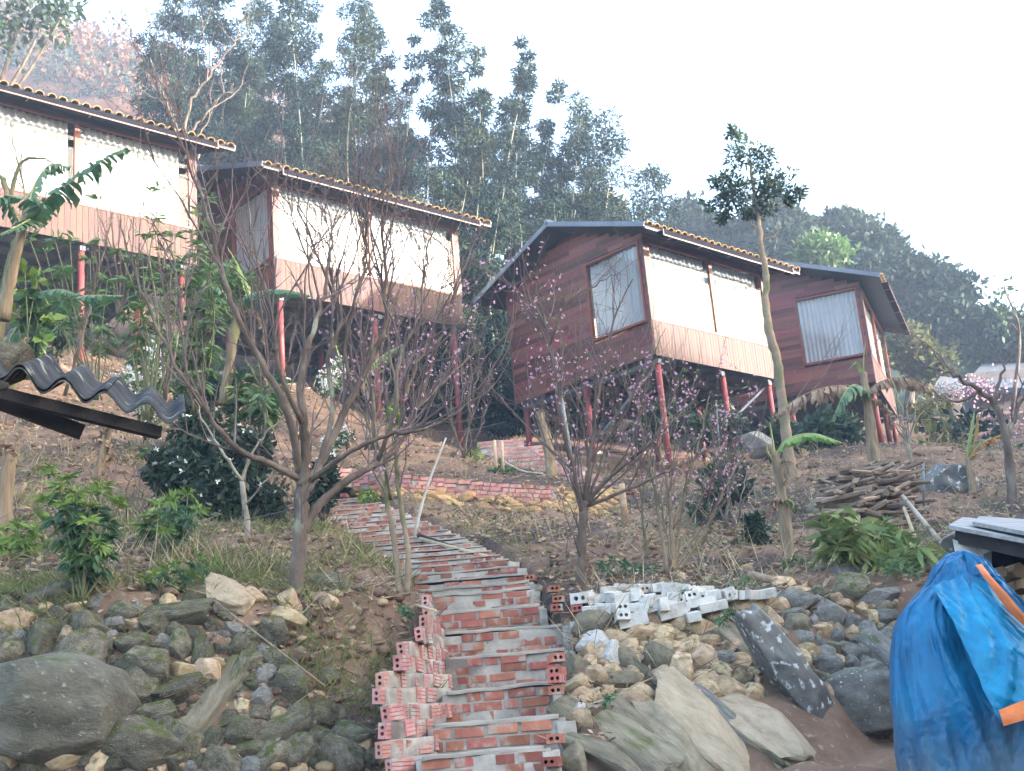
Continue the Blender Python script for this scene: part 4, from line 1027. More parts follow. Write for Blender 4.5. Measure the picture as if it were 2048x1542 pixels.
# ------------------------------------------------------------------ trees and plants
def PX(pts):
    return [P(*q) for q in pts]
class Bare:
    "bare tree from limbs that follow the real ones, with shoots and twigs grown from them"
    def __init__(s, seed): s.rg = np.random.default_rng(seed); s.trunk = MB(); s.tw = MB(); s.tips = []; s.paths = []
    def limb(s, pts, r0, r1, n=5, wob=.02, mb=None, sides=6):
        r0 *= .86; r1 *= .9; S = spline(pts, n); S = S+s.rg.normal(size=S.shape)*wob*np.linspace(.2, 1, len(S))[:, None]
        R = np.linspace(r0, r1, len(S))*(1+.08*s.rg.normal(size=len(S)))
        (mb or s.trunk).tube(S, list(R), sides); s.paths.append((S, R)); return S
    def shoot(s, p, d, L, r, lvl, upb=.35, kink=.16, density=1.0):
        rg = s.rg; n = max(3, int(L/.12)); pts = [p]; d = d/np.linalg.norm(d)
        for i in range(n):
            d = d+rg.normal(size=3)*kink+np.array([0, 0, upb*.12]); d /= np.linalg.norm(d)
            pts.append(pts[-1]+d*L/n)
        R = list(np.linspace(r, max(.0016, r*.35), len(pts)))
        s.tw.tube(pts, R, 4 if r > .006 else 3, cap=False)
        s.tips += pts[1:]
        if lvl > 0:
            k = rg.poisson(max(.3, L*3.2*density))
            for _ in range(k):
                i = rg.integers(1, len(pts)); dd = np.array(pts[i])-np.array(pts[i-1]); dd /= np.linalg.norm(dd)
                nd = dd*.8+rg.normal(size=3)*.55+np.array([0, 0, .15])
                s.shoot(np.array(pts[i]), nd, L*rg.uniform(.25, .55), r*.6, lvl-1, upb, kink, density)
    def sprout(s, n, Lr, r, lvl=1, t0=.3, out=.5, upb=.5, kink=.14, density=1.0, only=None):
        for S, R in (s.paths if only is None else [s.paths[i] for i in only]):
            L = np.linalg.norm(np.diff(S, axis=0), axis=1).sum(); k = int(n*L)
            for _ in range(k):
                t = s.rg.uniform(t0, 1); i = min(len(S)-2, int(t*(len(S)-1)))
                d = S[i+1]-S[i]; d = d/np.linalg.norm(d)
                nd = d*.7+rand_dirs(1, s.rg)[0]*out+np.array([0, 0, .45])
                s.shoot(S[i], nd, s.rg.uniform(*Lr), min(r, R[i]*.6), lvl, upb, kink, density)
    def finish(s, name, label, base, bark, twig, blossom=0, petal='petal', size=.034, cat='tree', region=None, leafn=0, leafm='leaf_lime', leafsize=.06, group=None):
        t = thing(name, label, cat, base, 0, group)
        s.trunk.build('trunk', M[bark], t, True)
        if s.tw.v: s.tw.build('twigs', M[twig], t, True)
        tips = np.array(s.tips) if s.tips else np.zeros((0, 3))
        def pick(n):
            tp = tips
            if region is not None:
                c = (MCAM@tp.T).T; u = W_PX/2+F_PX*c[:, 0]/c[:, 2]; v = H_PX/2+F_PX*c[:, 1]/c[:, 2]
                k = np.zeros(len(tp), bool)
                for (a, b_, c_, d_) in region: k |= (u > a) & (u < c_) & (v > b_) & (v < d_)
                tp = tp[k]
            if len(tp) == 0: return tp
            # clusters
            m_ = s.rg.integers(0, len(tp), n); return tp[m_]+s.rg.normal(size=(n, 3))*.02
        if blossom and len(tips):
            c = pick(blossom)
            if len(c):
                q = []
                for k in range(5):
                    nd = rand_dirs(len(c), s.rg) if k == 0 else nd
                    if k == 0:
                        a = nrm(np.cross(nd, rand_dirs(len(c), s.rg))); b_ = np.cross(nd, a)
                    th = 2*math.pi*k/5
                    q.append(leaf_quads(c, a*math.cos(th)+b_*math.sin(th)+nd*.35, size*s.rg.uniform(.4, .7, len(c)), size*.5, s.rg))
                qmesh('blossom', np.concatenate(q), M[petal], t, True)
        if leafn and len(tips):
            c = pick(leafn); qmesh('leaves', leaf_quads(c, rand_dirs(len(c), s.rg)+np.array([0, 0, .4]), leafsize*s.rg.uniform(.5, 1.2, len(c)), leafsize*.35, s.rg), M[leafm], t, True)
        return t

# the big bare fruit tree in front of the second cabin
T = Bare(101)
b0 = P(592, 1192, 10)
T.limb(PX([(590, 1200, 10), (597, 1120, 10), (602, 1040, 10), (604, 960, 10.0)]), .075, .062, 6, .006, sides=9)
T.limb(PX([(606, 975, 10), (612, 900, 9.95), (606, 830, 9.9), (602, 760, 9.9), (620, 680, 9.95), (640, 620, 10.0), (655, 540, 10.1), (668, 440, 10.2)]), .055, .010, 5, .012, sides=8)
T.limb(PX([(600, 950, 10), (585, 860, 9.8), (556, 780, 9.7), (505, 690, 9.6), (462, 600, 9.5), (432, 500, 9.5), (405, 400, 9.5), (372, 310, 9.5), (335, 235, 9.5)]), .044, .006, 5, .015, sides=7)
T.limb(PX([(600, 960, 10), (545, 930, 9.8), (487, 905, 9.6), (440, 862, 9.5), (398, 800, 9.4), (345, 720, 9.3), (300, 620, 9.3), (262, 520, 9.3), (238, 440, 9.3)]), .036, .006, 5, .012, sides=7)
T.limb(PX([(610, 985, 10), (640, 930, 10.2), (672, 860, 10.3), (705, 790, 10.4), (745, 715, 10.5), (772, 640, 10.5), (768, 540, 10.6), (766, 420, 10.6), (790, 330, 10.7)]), .052, .008, 5, .014, sides=8)
T.limb(PX([(600, 1070, 10), (640, 1010, 10.1), (690, 965, 10.2), (755, 925, 10.4), (805, 880, 10.6), (845, 790, 10.8), (872, 700, 10.9), (905, 610, 11.0), (950, 500, 11.0)]), .050, .007, 5, .014, sides=8)
T.limb(PX([(622, 960, 10), (700, 905, 9.8), (775, 870, 9.8), (850, 858, 9.8), (930, 815, 9.9), (985, 770, 10.0)]), .030, .005, 5, .012, sides=6)
T.limb(PX([(604, 850, 9.9), (560, 740, 9.7), (545, 640, 9.7), (520, 540, 9.7), (500, 430, 9.7), (498, 350, 9.7)]), .026, .005, 5, .014)
T.limb(PX([(640, 930, 10.2), (665, 820, 10.3), (655, 720, 10.3), (680, 640, 10.3), (640, 520, 10.3), (600, 420, 10.3), (590, 350, 10.3)]), .028, .005, 5, .016)
T.limb(PX([(705, 790, 10.4), (690, 690, 10.4), (710, 600, 10.4), (735, 500, 10.4), (720, 380, 10.4), (705, 300, 10.4)]), .024, .005, 5, .014)
T.limb(PX([(755, 925, 10.4), (790, 820, 10.3), (800, 720, 10.3), (840, 620, 10.3), (850, 520, 10.3), (880, 430, 10.3)]), .024, .005, 5, .014)
T.limb(PX([(487, 905, 9.6), (430, 890, 9.5), (360, 862, 9.4), (300, 850, 9.4)]), .012, .004, 5, .012)
T.limb(PX([(372, 310, 9.5), (330, 215, 9.5), (292, 120, 9.5), (250, 40, 9.5), (238, -30, 9.5)]), .007, .003, 5, .02)
T.limb(PX([(335, 235, 9.5), (325, 140, 9.5), (300, 60, 9.5), (280, -30, 9.5)]), .006, .003, 5, .02)
T.sprout(5.2, (.4, 1.5), .011, 2, .30, .45, .8, .12, .95)
T.finish('bare_fruit_tree', 'big bare many-limbed fruit tree at the left of the steps, trunk forking low', b0, 'bark', 'twig', 110, region=[(700, 560, 1000, 950)])

# the double-stemmed blossoming tree beside the steps
T = Bare(102); b0 = P(806, 1185, 10.75)
T.limb(PX([(799, 1192, 10.75), (790, 1100, 10.8), (774, 1000, 10.9), (760, 920, 11), (748, 830, 11.1), (742, 740, 11.2), (748, 640, 11.2)]), .036, .012, 5, .01, sides=7)
T.limb(PX([(814, 1192, 10.75), (815, 1100, 10.75), (803, 1020, 10.75), (792, 930, 10.75), (800, 850, 10.7), (818, 770, 10.7), (850, 690, 10.7)]), .033, .013, 5, .01, sides=7)
T.limb(PX([(770, 930, 11), (800, 860, 11.2), (850, 800, 11.3), (910, 740, 11.4), (965, 690, 11.4)]), .02, .006, 5, .012)
T.limb(PX([(783, 1000, 10.9), (760, 900, 10.7), (725, 830, 10.6), (690, 780, 10.6)]), .018, .005, 5, .012)
T.limb(PX([(792, 850, 10.7), (790, 760, 10.6), (775, 680, 10.6), (790, 590, 10.6)]), .018, .005, 5, .012)
T.sprout(5.0, (.35, 1.1), .008, 2, .35, .5, .6, .13, .9)
T.finish('blossom_tree', 'twin-stemmed peach tree at the left edge of the steps with scattered pink blossom', b0, 'bark_mottle', 'twig', 210, region=[(640, 560, 1000, 950)], leafn=60)

# pink peach tree right of the steps
T = Bare(103); b0 = P(1162, 1172, 11.8)
T.limb(PX([(1160, 1178, 11.8), (1163, 1110, 11.8), (1166, 1040, 11.8), (1170, 1005, 11.8)]), .052, .044, 5, .006, sides=8)
T.limb(PX([(1166, 1030, 11.8), (1145, 940, 11.7), (1125, 850, 11.6), (1112, 760, 11.6), (1100, 690, 11.6), (1082, 610, 11.6), (1060, 545, 11.6)]), .032, .006, 5, .012)
T.limb(PX([(1168, 1010, 11.8), (1180, 920, 11.8), (1190, 830, 11.8), (1205, 750, 11.8), (1228, 640, 11.8), (1262, 560, 11.8)]), .03, .006, 5, .012)
T.limb(PX([(1170, 1010, 11.8), (1225, 950, 11.7), (1285, 900, 11.6), (1345, 845, 11.6), (1400, 780, 11.6)]), .028, .006, 5, .012)
T.limb(PX([(1170, 1015, 11.8), (1240, 985, 12), (1320, 950, 12.1), (1400, 910, 12.2), (1450, 870, 12.2)]), .022, .005, 5, .012)
T.limb(PX([(1145, 940, 11.7), (1080, 880, 11.8), (1030, 830, 11.9), (990, 790, 11.9)]), .018, .005, 5, .012)
T.limb(PX([(1100, 690, 11.6), (1130, 610, 11.5), (1190, 570, 11.5), (1245, 545, 11.5)]), .014, .004, 5, .012)
T.limb(PX([(1090, 650, 11.6), (1060, 600, 11.7), (1010, 580, 11.7), (960, 590, 11.7)]), .014, .004, 5, .012)
T.limb(PX([(1180, 920, 11.8), (1240, 840, 11.9), (1290, 740, 11.9), (1330, 660, 11.9)]), .018, .005, 5, .012)
T.limb(PX([(1180, 920, 11.8), (1160, 830, 11.9), (1150, 740, 12), (1165, 650, 12)]), .018, .005, 5, .012)
T.limb(PX([(1163, 1120, 11.8), (1150, 1080, 11.7), (1140, 1045, 11.7)]), .014, .008, 3, .004)
for (mx_, my_), (ex, ey) in (((1150, 900), (1110, 720)), ((1175, 880), (1150, 690)), ((1200, 860), (1215, 690)), ((1225, 880), (1260, 740)), ((1260, 890), (1310, 720)), ((1130, 930), (1060, 760)), ((1290, 900), (1370, 740)), ((1110, 900), (1085, 800)), ((1210, 900), (1235, 820))):
    T.limb(PX([(1168, 1018, 11.8), (mx_, my_, 11.8+T.rg.normal()*.2), (ex, ey, 11.8+T.rg.normal()*.3)]), .013, .004, 6, .014)
T.sprout(5.2, (.35, 1.1), .009, 2, .3, .5, .7, .13, .95)
T.finish('peach_tree', 'peach tree in pink blossom with a single trunk right of the steps', b0, 'bark', 'twig', 420, region=[(960, 480, 1130, 720), (1040, 700, 1480, 1000)], leafn=150, leafsize=.05)

T = Bare(104); b0 = P(1345, 1148, 12.4)
T.limb(PX([(1335, 1150, 12.4), (1322, 1060, 12.4), (1305, 960, 12.4), (1285, 860, 12.4), (1270, 780, 12.4)]), .028, .006, 5, .01)
T.limb(PX([(1345, 1150, 12.4), (1344, 1060, 12.4), (1335, 970, 12.4), (1318, 900, 12.4), (1325, 820, 12.4)]), .034, .006, 5, .01)
T.limb(PX([(1350, 1148, 12.4), (1400, 1080, 12.5), (1440, 1000, 12.5), (1478, 920, 12.6), (1520, 860, 12.6)]), .024, .005, 5, .01)
T.limb(PX([(1344, 1060, 12.4), (1380, 960, 12.5), (1400, 870, 12.5), (1420, 790, 12.5)]), .02, .005, 5, .01)
T.limb(PX([(1294, 1118, 12.6), (1287, 1050, 12.6), (1280, 980, 12.6), (1275, 900, 12.6)]), .018, .006, 5, .008)
for (mx_, my_), (ex, ey) in (((1340, 1000), (1352, 840)), ((1365, 1010), (1390, 880)), ((1380, 1040), (1450, 900)), ((1325, 1020), (1300, 860)), ((1400, 1060), (1490, 960))):
    T.limb(PX([(1346, 1145, 12.4), (mx_, my_, 12.4+T.rg.normal()*.2), (ex, ey, 12.4+T.rg.normal()*.3)]), .014, .004, 6, .014)
T.sprout(4.4, (.3, .95), .007, 2, .35, .55, .5, .15, .9)
T.finish('small_blossom_tree', 'thin many-stemmed peach tree behind the white brick row, specked with pink', b0, 'bark_mottle', 'twig', 300, region=[(1180, 720, 1520, 1000)], leafn=120, leafsize=.05)

T = Bare(105); b0 = P(495, 1075, 12.4)
T.limb(PX([(496, 1080, 12.4), (492, 1020, 12.4), (484, 962, 12.4)]), .035, .03, 5, .006, sides=7)
T.limb(PX([(484, 962, 12.4), (450, 910, 12.3), (415, 860, 12.3), (390, 800, 12.3)]), .022, .006, 5, .01)
T.limb(PX([(484, 962, 12.4), (505, 905, 12.5), (540, 860, 12.5), (590, 830, 12.5)]), .022, .006, 5, .01)
T.limb(PX([(492, 1010, 12.4), (520, 975, 12.3), (545, 945, 12.3)]), .014, .005, 4, .01)
T.sprout(2.6, (.3, .8), .007, 1, .3, .5, .5, .14, .7)
T.finish('forked_sapling', 'small pale forked sapling left of the big bare tree', b0, 'bark_pale', 'twig_grey')

T = Bare(106); b0 = P(372, 300, 33)
T.limb(PX([(372, 330, 33), (370, 260, 33), (385, 200, 33), (420, 150, 33), (460, 100, 33), (500, 60, 33)]), .065, .018, 5, .05, sides=7)
T.limb(PX([(372, 290, 33), (345, 240, 33), (330, 190, 33), (300, 120, 33)]), .045, .014, 5, .05)
T.limb(PX([(372, 280, 33), (400, 240, 33), (440, 200, 33), (470, 170, 33)]), .05, .015, 5, .05)
T.limb(PX([(345, 320, 33), (352, 270, 33), (338, 200, 33)]), .045, .015, 5, .05)
T.limb(PX([(395, 320, 33), (405, 270, 33), (425, 225, 33)]), .045, .015, 5, .05)
T.sprout(.9, (.8, 2.2), .03, 1, .4, .5, .4, .12, .5)
T.finish('bare_tree', 'pale bare tree standing behind the eave of the upper left cabin', b0, 'bark', 'twig_grey')

T = Bare(107); b0 = P(2030, 1010, 17)
T.limb(PX([(2030, 1040, 17), (2022, 960, 17), (2012, 880, 17), (1990, 810, 17), (1958, 780, 17), (1915, 755, 17), (1880, 735, 17)]), .09, .016, 5, .02, sides=7)
T.limb(PX([(2012, 880, 17), (2035, 820, 17), (2060, 760, 17)]), .05, .015, 5, .02)
T.limb(PX([(1990, 810, 17), (2000, 750, 17), (2030, 700, 17)]), .04, .01, 5, .02)
T.limb(PX([(1958, 780, 17), (1930, 800, 17), (1890, 800, 17), (1860, 780, 17)]), .03, .01, 5, .02)
T.sprout(2.2, (.5, 1.4), .014, 2, .3, .5, .25, .2, .7)
T.finish('bare_tree', 'dark crooked bare tree at the right edge above the log shed', b0, 'bark', 'twig')

T = Bare(108); b0 = P(1825, 925, 20.5)
for e in ((1790, 800), (1800, 780), (1818, 770), (1770, 830), (1835, 790), (1850, 820)):
    T.limb(PX([(1825, 930, 20.5), (1815, 890, 20.5), ((1812+e[0])/2, 850, 20.5), (e[0], e[1], 20.5)]), .028, .006, 4, .02)
T.sprout(2.6, (.3, .8), .008, 1, .3, .5, .4, .16, .7)
T.finish('bare_shrub', 'pale bare shrub below the farthest cabin', b0, 'bark_pale', 'twig_grey', cat='shrub')

T = Bare(109); b0 = P(0, 640, 12)
T.limb(PX([(-5, 700, 12), (8, 600, 12), (22, 520, 12), (38, 470, 12), (20, 400, 12), (0, 350, 12)]), .07, .03, 5, .012, sides=7)
T.limb(PX([(20, 400, 12), (40, 330, 12), (75, 315, 12), (110, 330, 12)]), .03, .008, 5, .01)
T.limb(PX([(30, 490, 12), (50, 400, 12), (30, 300, 12), (20, 240, 12)]), .02, .005, 5, .01)
T.sprout(2.2, (.3, .9), .008, 1, .3, .5, .3, .2, .7)
T.finish('mossy_tree', 'pale mossy crooked tree at the left edge in front of the upper left cabin', b0, 'bark_mottle', 'twig')

# thin saplings in front of the upper left cabin
for i, (lab, x0, y0, Y, tops) in enumerate([
        ('slim brown sapling with long straight shoots left of the corrugated roof end', 130, 790, 13.5, [(215, 480), (228, 420), (180, 560)]),
        ('cluster of reddish upright shoots below the upper left cabin', 235, 640, 14.5, [(222, 400), (240, 420), (262, 440), (205, 470), (285, 480)]),
        ('wiry sapling between the upper left cabin and the big bare tree', 330, 800, 14, [(345, 470), (395, 420), (300, 520)])]):
    T = Bare(120+i)
    for tx, ty in tops:
        T.limb(PX([(x0, y0, Y), ((x0*2+tx)/3+4, (y0*2+ty)/3, Y), ((x0+2*tx)/3, (y0+2*ty)/3, Y), (tx, ty, Y)]), .022, .005, 5, .015)
    T.sprout(2.6, (.3, .8), .007, 1, .35, .4, .6, .12, .7)
    T.finish('bare_sapling', lab, onground(x0, Y), 'bark', 'twig', blossom=8)

for i, (lab, x0, y0, Y, tops) in enumerate([
        ('twiggy leafless thicket behind the big bare tree, under the second cabin', 540, 880, 16, [(470, 640), (500, 600), (530, 620), (560, 640), (590, 660), (450, 700), (610, 700), (515, 680)]),
        ('leafless brush between the big bare tree and the right stilt of the second cabin', 740, 900, 18, [(690, 640), (720, 620), (760, 640), (800, 660), (830, 690), (670, 700), (780, 600), (850, 650)]),
        ('thin leafless brush right of the second cabin stilt, left of the paired stakes', 930, 915, 20, [(890, 700), (920, 680), (960, 700), (985, 720), (1000, 760), (870, 760), (950, 640)]),
        ('thin leafless brush right of the tall thin bush, above the white bricks', 1460, 1060, 16, [(1420, 860), (1450, 840), (1480, 860), (1510, 880), (1400, 920), (1530, 930)]),
        ('dry twiggy brush on the left terrace between the green shrubs', 265, 1110, 12.5, [(225, 960), (250, 940), (280, 950), (305, 980), (210, 1000)])]):
    T = Bare(140+i)
    for tx, ty in tops:
        T.limb(PX([(x0+T.rg.normal()*8, y0, Y), ((x0*2+tx)/3+T.rg.normal()*6, (y0*2+ty)/3, Y+T.rg.normal()*.15), ((x0+2*tx)/3, (y0+2*ty)/3, Y), (tx, ty, Y+T.rg.normal()*.3)]), .017, .004, 5, .02)
    T.sprout(3.6, (.3, .9), .006, 2, .3, .45, .6, .14, .8)
    T.finish('bare_thicket', lab, onground(x0, Y), 'twig_grey' if i % 2 else 'bark', 'twig', blossom=40 if i in (1, 2, 3) else 0, leafn=30, leafsize=.05, cat='shrub')

def clump_leaves(centers, rad, n, L, W, rng, flat=.7, droop=-.1):
    c = np.repeat(centers, n, axis=0); r = np.repeat(np.broadcast_to(rad, (len(centers),)), n)
    d = rand_dirs(len(c), rng); c = c+d*(r*rng.uniform(.1, 1, len(c))**.6)[:, None]*np.array([1, 1, flat])
    dd = d*.6+rand_dirs(len(c), rng)*.8+np.array([0, 0, droop])
    s = rng.uniform(.6, 1.25, len(c))
    return leaf_quads(c, dd, L*s, W*s, rng)

# tall slender tree before the cabins on the right
T = Bare(110); b0 = onground(1582, 22)
T.limb([b0-np.array([0, 0, .2])]+PX([(1578, 920, 22), (1570, 850, 22), (1560, 770, 22), (1553, 715, 22), (1538, 660, 22), (1531, 600, 22), (1531, 540, 22), (1522, 490, 22), (1517, 430, 22), (1508, 380, 22), (1500, 320, 22)]), .135, .03, 5, .012, sides=9)
T.limb(PX([(1515, 430, 22), (1490, 400, 22), (1465, 375, 22)]), .03, .01, 5, .02)
T.limb(PX([(1510, 400, 22), (1540, 370, 22), (1560, 345, 22)]), .03, .01, 5, .02)
T.limb(PX([(1523, 480, 22), (1550, 472, 22), (1562, 450, 22)]), .02, .006, 5, .02)
T.limb(PX([(1520, 465, 22), (1500, 445, 22), (1492, 430, 22)]), .02, .006, 5, .02)
T.limb(PX([(1570, 850, 22), (1620, 790, 21.8), (1660, 730, 21.6), (1690, 640, 21.5)]), .022, .005, 5, .02)
T.limb(PX([(1572, 830, 22), (1630, 740, 21.7), (1680, 660, 21.6)]), .016, .004, 5, .02)
T.sprout(2.0, (.5, 1.1), .012, 1, .4, .5, .3, .14, .6, only=[5, 6])
t = T.finish('slender_tree', 'tall slender tree with a small leafy top standing before the two right-hand cabins', b0, 'bark_mottle', 'twig_grey')
rg = np.random.default_rng(5)
cc = []
for (px, py, r) in [(1490, 290, .22), (1520, 300, .22), (1500, 320, .3), (1475, 340, .28), (1530, 335, .3), (1505, 355, .34), (1465, 370, .26), (1490, 380, .3), (1545, 360, .24), (1525, 385, .26), (1450, 385, .16), (1560, 375, .16), (1480, 410, .16), (1430, 405, .12), (1445, 430, .1), (1590, 385, .1), (1580, 400, .08), (1500, 435, .12), (1520, 415, .14), (1470, 265, .08), (1440, 360, .14)]:
    for k in range(5): cc.append((P(px, py, 22)+rg.normal(size=3)*r*.75, r*.6))
qmesh('crown', clump_leaves(np.array([c for c, _ in cc]), np.array([r*1.15 for _, r in cc]), 34, .115, .042, rg), M['leaf_tree'], t, True)

# ---- bamboo grove
def bamboo(tip, base, dens, seed, label, lowfrac=.35, spread=.55, mat_='leaf_bamboo'):
    rg = np.random.default_rng(seed); tip = np.array(tip); base = np.array(base)
    t = thing('bamboo', label, 'bamboo', base, 0, 'bamboos in the grove behind the cabins')
    top = tip+np.array([rg.normal()*.3, rg.normal()*.3, 0])
    mid = base*.5+top*.5+np.array([rg.normal()*.35, rg.normal()*.3, .8])
    S = spline([base-np.array([0, 0, .3]), base*.75+mid*.25, mid, top], 7)
    MB().tube(S, list(np.linspace(.055, .012, len(S))), 5).build('culm', M['culm'], t, True)
    # leaf puffs hang along the upper culm, a little to its sides, with gaps between them
    n = max(5, int(dens/6.2)); tt = lowfrac+(1-lowfrac)*(np.arange(n)+rg.uniform(0, 1, n))/n
    k = tt*(len(S)-1); i = np.minimum(k.astype(int), len(S)-2); f = (k-i)[:, None]
    c = S[i]*(1-f)+S[i+1]*f
    h = (tt-lowfrac)/(1-lowfrac)
    off = spread*(.25+1.15*np.sin(np.clip(h*.9+.12, 0, 1)*math.pi))*rg.uniform(.3, 1.35, n)
    d = rand_dirs(n, rg)*np.array([1, 1, .25]); d = nrm(d); c = c+d*off[:, None]
    r = spread*rg.uniform(.5, 1.25, n)*(1-.3*h)
    m_ = (dens*42/n*np.minimum(1.5, (r/spread)**1.3+.25)).astype(int)
    cc = np.repeat(c, m_, axis=0); rr = np.repeat(r, m_)[:, None]
    e = rand_dirs(len(cc), rg); cc = cc+e*rr*rg.uniform(.2, 1, (len(cc), 1))**.5*np.array([1.05, 1.05, .72])
    dd = e*.4+rand_dirs(len(cc), rg)*.9+np.array([0, 0, -.45]); q_ = len(cc)
    qmesh('foliage', leaf_quads(cc, dd, rg.uniform(.12, .27, q_), rg.uniform(.04, .068, q_), rg), M['leaf_bamboo_fresh' if seed % 3 == 0 else mat_], t, True)
rgb = np.random.default_rng(77)
GA = 'tall dark bamboo of the left clump behind the upper left cabin eave'
GM = 'tall bamboo of the middle clump, above the tiled roof of the second cabin'
GV = 'shorter bamboo in the low gap between the two tall bamboo clumps'
GR = 'bamboo of the right clump, between the second cabin and the highest gable'
SOLO = {(868, -70): 'slender bamboo plume reaching out of the picture top, left in the right clump', (885, -20): 'second slender plume beside the one leaving the picture top', (965, 95): 'bamboo tip standing free against the sky, hooked to the left',
        (1028, 62): 'highest free bamboo tuft against the white sky, right of the hooked tip', (1035, 110): 'bamboo tuft just below the highest free tuft', (1130, 160): 'feathery bamboo top right of the free tufts, drooping right',
        (762, 90): 'outermost right plume of the middle bamboo clump', (345, 40): 'leftmost bamboo of the grove beside the pale bare tree', (800, 185): 'lone pointed bamboo tip in the gap between the clumps'}
GL = 'bamboo leaning out to the right at the edge of the grove, sky behind its plumes'
GF = 'bamboo plume rising above the ridge line of the second cabin'
tips = [(345, 40), (372, -40), (410, -70), (440, -110), (470, -30), (500, -60), (530, -20), (395, 90), (455, 100), (520, 110), (360, 150), (430, 190), (490, 200), (560, 20),
        (585, -60), (612, -20), (640, -40), (600, 90), (650, 110), (690, -60), (715, -10), (745, 20), (762, 90), (735, 150), (700, 160), (720, 220), (560, 180), (620, 200), (670, 250),
        (800, 185), (760, 260), (790, 290), (830, 300), (820, 240)]
tips_r = [(868, -70), (885, -20), (905, 60), (880, 120), (900, 190), (965, 95), (1028, 62), (1035, 110), (960, 170), (1010, 190), (1050, 200), (930, 250), (990, 260), (1130, 160), (1145, 200), (1100, 240), (1165, 230), (1060, 290), (1120, 320), (1000, 330), (1150, 330),
          (1215, 235), (1235, 265), (1190, 320), (1310, 345), (1290, 340), (1200, 400), (1180, 440), (1120, 420), (1230, 430)]
for i, (px, py) in enumerate(tips+tips_r):
    Y = rgb.uniform(37, 44)
    tip = P(px, py, Y)
    lean = (px-960)*.06 if px > 1180 else rgb.normal()*12
    bx = min(px-lean*2.2, 1190)
    base = onground(bx, Y+rgb.uniform(-1, 1))
    Hh = tip[2]-base[2]
    thin = (px, py) in [(868, -70), (885, -20), (965, 95), (1028, 62), (1035, 110), (1130, 160)]
    lab_ = GL if px > 1180 else SOLO.get((px, py)) or (GA if px < 545 else GM if px < 775 else GV if px < 850 else GR)
    bamboo(tip, base, (85 if thin else 120)*Hh/10, 300+i, lab_, .30 if not thin else .35, .42 if thin else .80 if px > 1180 else .62)
for i in range(34):     # shorter ones that fill the foot of the grove
    px = 390+i*25+rgb.normal()*10; Y = rgb.uniform(33.5, 37.5)
    py = 395+rgb.uniform(-50, 60)+(40 if px > 1000 else 0)
    tip = P(px, py, Y); base = onground(px+rgb.normal()*20, Y)
    if tip[2]-base[2] < 1.2: tip[2] = base[2]+1.5
    bamboo(tip, base, 80, 700+i, 'short bamboo at the foot of the grove, half hidden by cabins and fruit trees', .02, .6)

# ---- forest on the valley side at the right
def crown_tree(name, label, blobs, base, mkey, seed, leafL, n_clump, per, trunk_r=.2, group=None, Wf=.5):
    rg = np.random.default_rng(seed); t = thing(name, label, 'tree', base, 0, group)
    cs = []; rs = []
    for (c, r) in blobs:
        k = max(4, int(n_clump*r*r))
        d = rand_dirs(k, rg); d[:, 2] = np.abs(d[:, 2])*.9-.25*(rg.random(k) < .4)
        rad = r*(.62+.42*rg.random(k))[:, None]
        cs.append(np.array(c)+d*rad*np.array([1, 1, .85])); rs.append(np.full(k, leafL*1.9)*(0.6+.8*rg.random(k)))
    cs = np.concatenate(cs); rs = np.concatenate(rs)
    qmesh('crown', clump_leaves(cs, rs, per, leafL, leafL*Wf, rg, .75, -.05), M[mkey], t, True)
    top = np.array(blobs[0][0]); b = MB()
    S = spline([np.array(base)-np.array([0, 0, .4]), np.array(base)*.6+top*.4+rg.normal(size=3)*.3, top], 5); b.tube(S, list(np.linspace(trunk_r, trunk_r*.35, len(S))), 6)
    for (c, r) in blobs[1:7]:
        b.tube(spline([S[len(S)//2], (S[len(S)//2]+np.array(c))/2+rg.normal(size=3)*.2, np.array(c)], 4), list(np.linspace(trunk_r*.5, trunk_r*.12, 9)), 5)
    b.build('trunk', M['bark'], t, True)
    return t
def BL(lst, Y): return [(P(x, y, Y+dy), r*Y/F_PX) for (x, y, r, dy) in lst]
def below(px, py, Y): return P(px, py, Y)
hill('wooded_hillside', [(1150, 560, 75), (1300, 520, 75), (1500, 500, 75), (1700, 520, 75), (1850, 600, 75), (2000, 680, 72), (2200, 720, 70)], M['leaf_forest'], 26, 3, .5)
crown_tree('broadleaf_tree', 'rounded dark tree just above the tiled eave of the cabin right of centre', BL([(1385, 460, 48, 0), (1350, 470, 34, 2), (1420, 480, 40, -1), (1440, 500, 34, 0), (1375, 425, 24, 1)], 62), below(1390, 600, 62), 'leaf_forest', 1, .40, 48, 34)
crown_tree('broadleaf_tree', 'dense dark tree right behind the slender tree top', BL([(1540, 460, 60, 0), (1500, 480, 46, 1), (1575, 470, 40, -1), (1535, 425, 30, 0), (1560, 500, 50, -2), (1475, 520, 40, 0)], 60), below(1540, 620, 60), 'leaf_forest', 2, .40, 48, 34)
crown_tree('broadleaf_tree', 'broadest dark forest tree, highest crown right of the slender tree', BL([(1690, 490, 70, 0), (1640, 480, 46, 1), (1740, 510, 60, -1), (1690, 455, 36, 0), (1780, 550, 55, -2), (1620, 520, 56, 0), (1720, 560, 60, -3)], 60), below(1690, 660, 60), 'leaf_forest', 3, .40, 48, 34)
crown_tree('broadleaf_tree', 'dark round tree on the slope right of the farthest cabin', BL([(1860, 590, 66, 0), (1820, 600, 50, 1), (1900, 600, 44, -1), (1850, 550, 34, 0), (1880, 650, 56, -2), (1810, 650, 50, 0)], 58), below(1860, 740, 58), 'leaf_forest', 4, .40, 48, 34)
